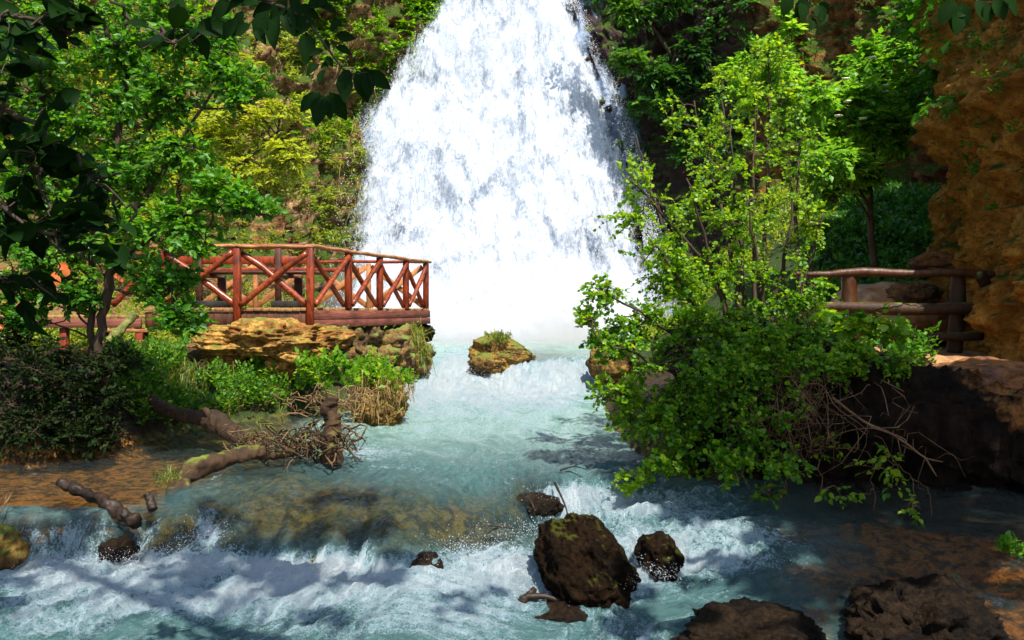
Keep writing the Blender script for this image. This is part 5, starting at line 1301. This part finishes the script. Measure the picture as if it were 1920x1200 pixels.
tree('trailing_plant', 'sparse leafy trailers hanging over the dark hollow of the right bank', 'plant', P(1560, 800, 7.2), hs, [B_(1650, 890, 6.5, 70, 50, .2, 20, .7), B_(1590, 930, 6.5, 45, 25, .15, 7, .7), B_(1545, 830, 6.9, 50, 50, .2, 16, .6), B_(1720, 960, 6.3, 30, 26, .1, 6, .6), B_(1440, 930, 6.6, 50, 22, .1, 12, .6)],
     OVAL, .055, M_pale, M_bright, wood_names=('stem', 'foliage'), rad=.002, maxtwig=.25, nl=(3, 5), sub=2, hang=.2)
a = [P(1885 + random.gauss(0, 14), 1040 + random.gauss(0, 7), 5.5) for i in range(9)]
patch('leafy_plant', 'small green seedling growing in the shallow water at the right edge', a, [UPN] * len(a), OVAL, .05, M_mid, 2, .10, 'plants', 'stuff', tone=.6)

def on_cliff(n, px0, px1, py0, py1, dmin=0, dmax=99):
    x, y = PX(CLIFF_P)
    ok = (x > px0) & (x < px1) & (y > py0) & (y < py1) & (CLIFF_P[:, 1] > dmin) & (CLIFF_P[:, 1] < dmax) & (CLIFF_P[:, 1] > 1)
    idx = np.nonzero(ok)[0]
    if not len(idx): return [], []
    c = rng.choice(idx, n)
    key = fbm(CLIFF_P[c] * .55, 3, 77)
    c = c[key > -0.12]
    return CLIFF_P[c] + rng.normal(0, .08, (len(c), 3)), CLIFF_N[c]
for (nme, lab, n, box_, T, size, mt, per, h, tone, hang) in [
    ('cliff_greenery', 'sunlit ivy and grass tufts covering the cliff left of the waterfall top', 380, (560, 830, -30, 270), OVAL_S, .17, M_bright, 4, .55, .45, .5),
    ('cliff_greenery', 'hanging green tufts on the pale ochre cliff above the deck', 380, (380, 700, 40, 480), SLIM, .16, M_yel, 4, .5, .4, .4),
    ('cliff_greenery', 'bushes and tufts covering the shaded ochre cliff at the upper left', 260, (-60, 400, -40, 560), OVAL_S, .18, M_bright, 4, .5, .5, .3),
    ('cliff_greenery', 'dark green growth hanging on the cliff right of the waterfall', 300, (1150, 1420, -40, 300), OVAL_S, .17, M_elder, 4, .6, .22, .5),
    ('cliff_greenery', 'dull green scrub hanging on the cliff above the elder', 200, (1480, 1800, -40, 180), OVAL_S, .12, M_mid, 4, .5, .3, .6)]:
    pts, no = on_cliff(n, *box_, dmin=9)
    if len(pts): patch(nme, lab, pts, no, T, size, mt, per, h, 'greenery', 'stuff', tone=tone, hang=hang, stem=False)
pts, no = on_cliff(90, 1750, 1930, 60, 420, dmax=15)
patch('cliff_greenery', 'small green tufts on the near orange cliff at the right edge', pts[:40], no[:40], OVAL_S, .06, M_mid, 4, .22, 'greenery', 'stuff', tone=.4, stem=False)
# grassy slope behind the fence
a = gpts(900, 1530, 1880, 14, 21)
patch('grassy_slope', 'lush green weeds and grass on the slope behind the log fence', a, [UPN] * len(a), OVAL_S, .11, M_elder, 4, .34, 'weeds', 'stuff', tone=.35, stem=False)

def grass(name, label, pts, h, mt, nb=10, spread=.5, lean=(0, 0, 0), w=.006, drop=0.6):
    m = MB()
    for p in pts:
        n = nb
        dv = rng.normal(0, spread, (n, 3)) + np.array([0, 0, 1.0]) + np.array(lean)
        dv /= np.linalg.norm(dv, axis=1)[:, None]
        hh = h * rng.uniform(.5, 1.2, n)[:, None]
        sd = np.cross(dv, rand_unit(n)); sd /= np.linalg.norm(sd, axis=1)[:, None]; sd *= w
        p0 = p + rng.normal(0, .03, (n, 3))
        p1 = p0 + dv * hh * .6; p2 = p1 + (dv * .35 - np.array([0, 0, drop]) * .5) * hh
        v = np.stack([p0 - sd, p0 + sd, p1 - sd, p1 + sd, p2], 1).reshape(-1, 3)
        b_ = (np.arange(n) * 5)[:, None]
        m.add(v, [b_ + np.array([[2, 3, 4]]), (b_[:, None] + np.array([[[0, 1, 3, 2]]])).reshape(-1, 4)], np.repeat(rng.random(n), 5))
    return tag(m.build(name, mt), label, 'grass', kind='stuff')
M_grass = mat_leaf('grass_blade', (0.05, 0.10, 0.01), (0.14, 0.20, 0.02), (0.30, 0.28, 0.06), .4)
M_straw = mat_leaf('dry_grass', (0.16, 0.10, 0.03), (0.30, 0.20, 0.07), (0.42, 0.32, 0.13), .3)
grass('grass', 'long grass hanging over the mossy rock under the deck corner', [P(random.gauss(765, 20), random.uniform(612, 670), 15.95 + random.uniform(-.1, .2)) for i in range(90)], .34, M_grass, 9, .5, (0, -.3, -.4), .008, 1.6)
grass('grass', 'tuft of grass on top of the mid river rock', [P(random.gauss(932, 14), 632 + random.uniform(-4, 6), 16.2 + random.uniform(-.2, .2)) for i in range(34)], .16, M_grass, 8, .5, (0, 0, 0), .007)
grass('grass', 'grass and dead blades draping the brown rock at the bank point', [P(random.gauss(714, 24), random.uniform(722, 775), 10.4 + random.uniform(-.05, .2)) for i in range(80)], .24, M_straw, 8, .5, (0, -.3, -.3), .005, 1.6)
grass('grass', 'tuft of grass on the near end of the mossy log', [P(318 + random.gauss(0, 7), 905 + random.uniform(-12, 10), 6.75) for i in range(16)], .16, M_grass, 8, .35, (0, 0, 0), .0025)
grass('grass', 'green grass blades along the bank below the deck', gpts(110, 260, 740, 10.3, 11.8, 0, -1.45), .4, M_grass, 8, .4, (0, 0, 0), .005)
xs, nn_ = on_cliff(160, 620, 830, 60, 420, dmin=25)
grass('grass', 'dry grass hanging on the cliff left of the waterfall', list(xs), .9, M_straw, 9, .6, (0, -.3, -.5), .012, 1.5)
a = []
while len(a) < 420:
    d = random.uniform(14, 25); x = random.uniform(-14, -3.8)
    if d > 17.2 or x < -7.5: a.append(np.array([x, d, gzp(x, d)]))
for i in range(700):
    d = random.uniform(17, 31); x = (random.uniform(1190, 1560) - 960) / F * d
    a.append(np.array([x, d, gzp(x, d)]))
for i in range(220):
    x = random.uniform(-9.5, -5.9); d = random.uniform(14.3, 17.0); a.append(np.array([x, d, gzp(x, d)]))
patch('scrub', 'low scrub covering the slopes behind the deck and behind the big bush', a, [UPN] * len(a), SLIM, .10, M_yel, 4, .45, 'scrub', 'stuff', tone=.4, stem=False)
# orange faded leaves in the left tree
lv = []
for (px, py, s_) in [(108, 521, 22), (127, 503, 18), (48, 575, 20), (52, 583, 14), (3, 612, 14), (228, 517, 12)]:
    for j in range(3): one(px + random.uniform(-5, 5), py + random.uniform(-4, 4), random.uniform(150, 260), s_, 8.0, tone=.7)
M_orleaf = mat_leaf('orange_leaf', (0.5, 0.10, 0.02), (0.65, 0.16, 0.04), (0.7, 0.22, 0.06), .4)
tag(flush(lv, ROUND).build('orange_leaves', M_orleaf, None), 'few bright orange withered leaves hanging in the shade at the left', 'leaves', kind='stuff')
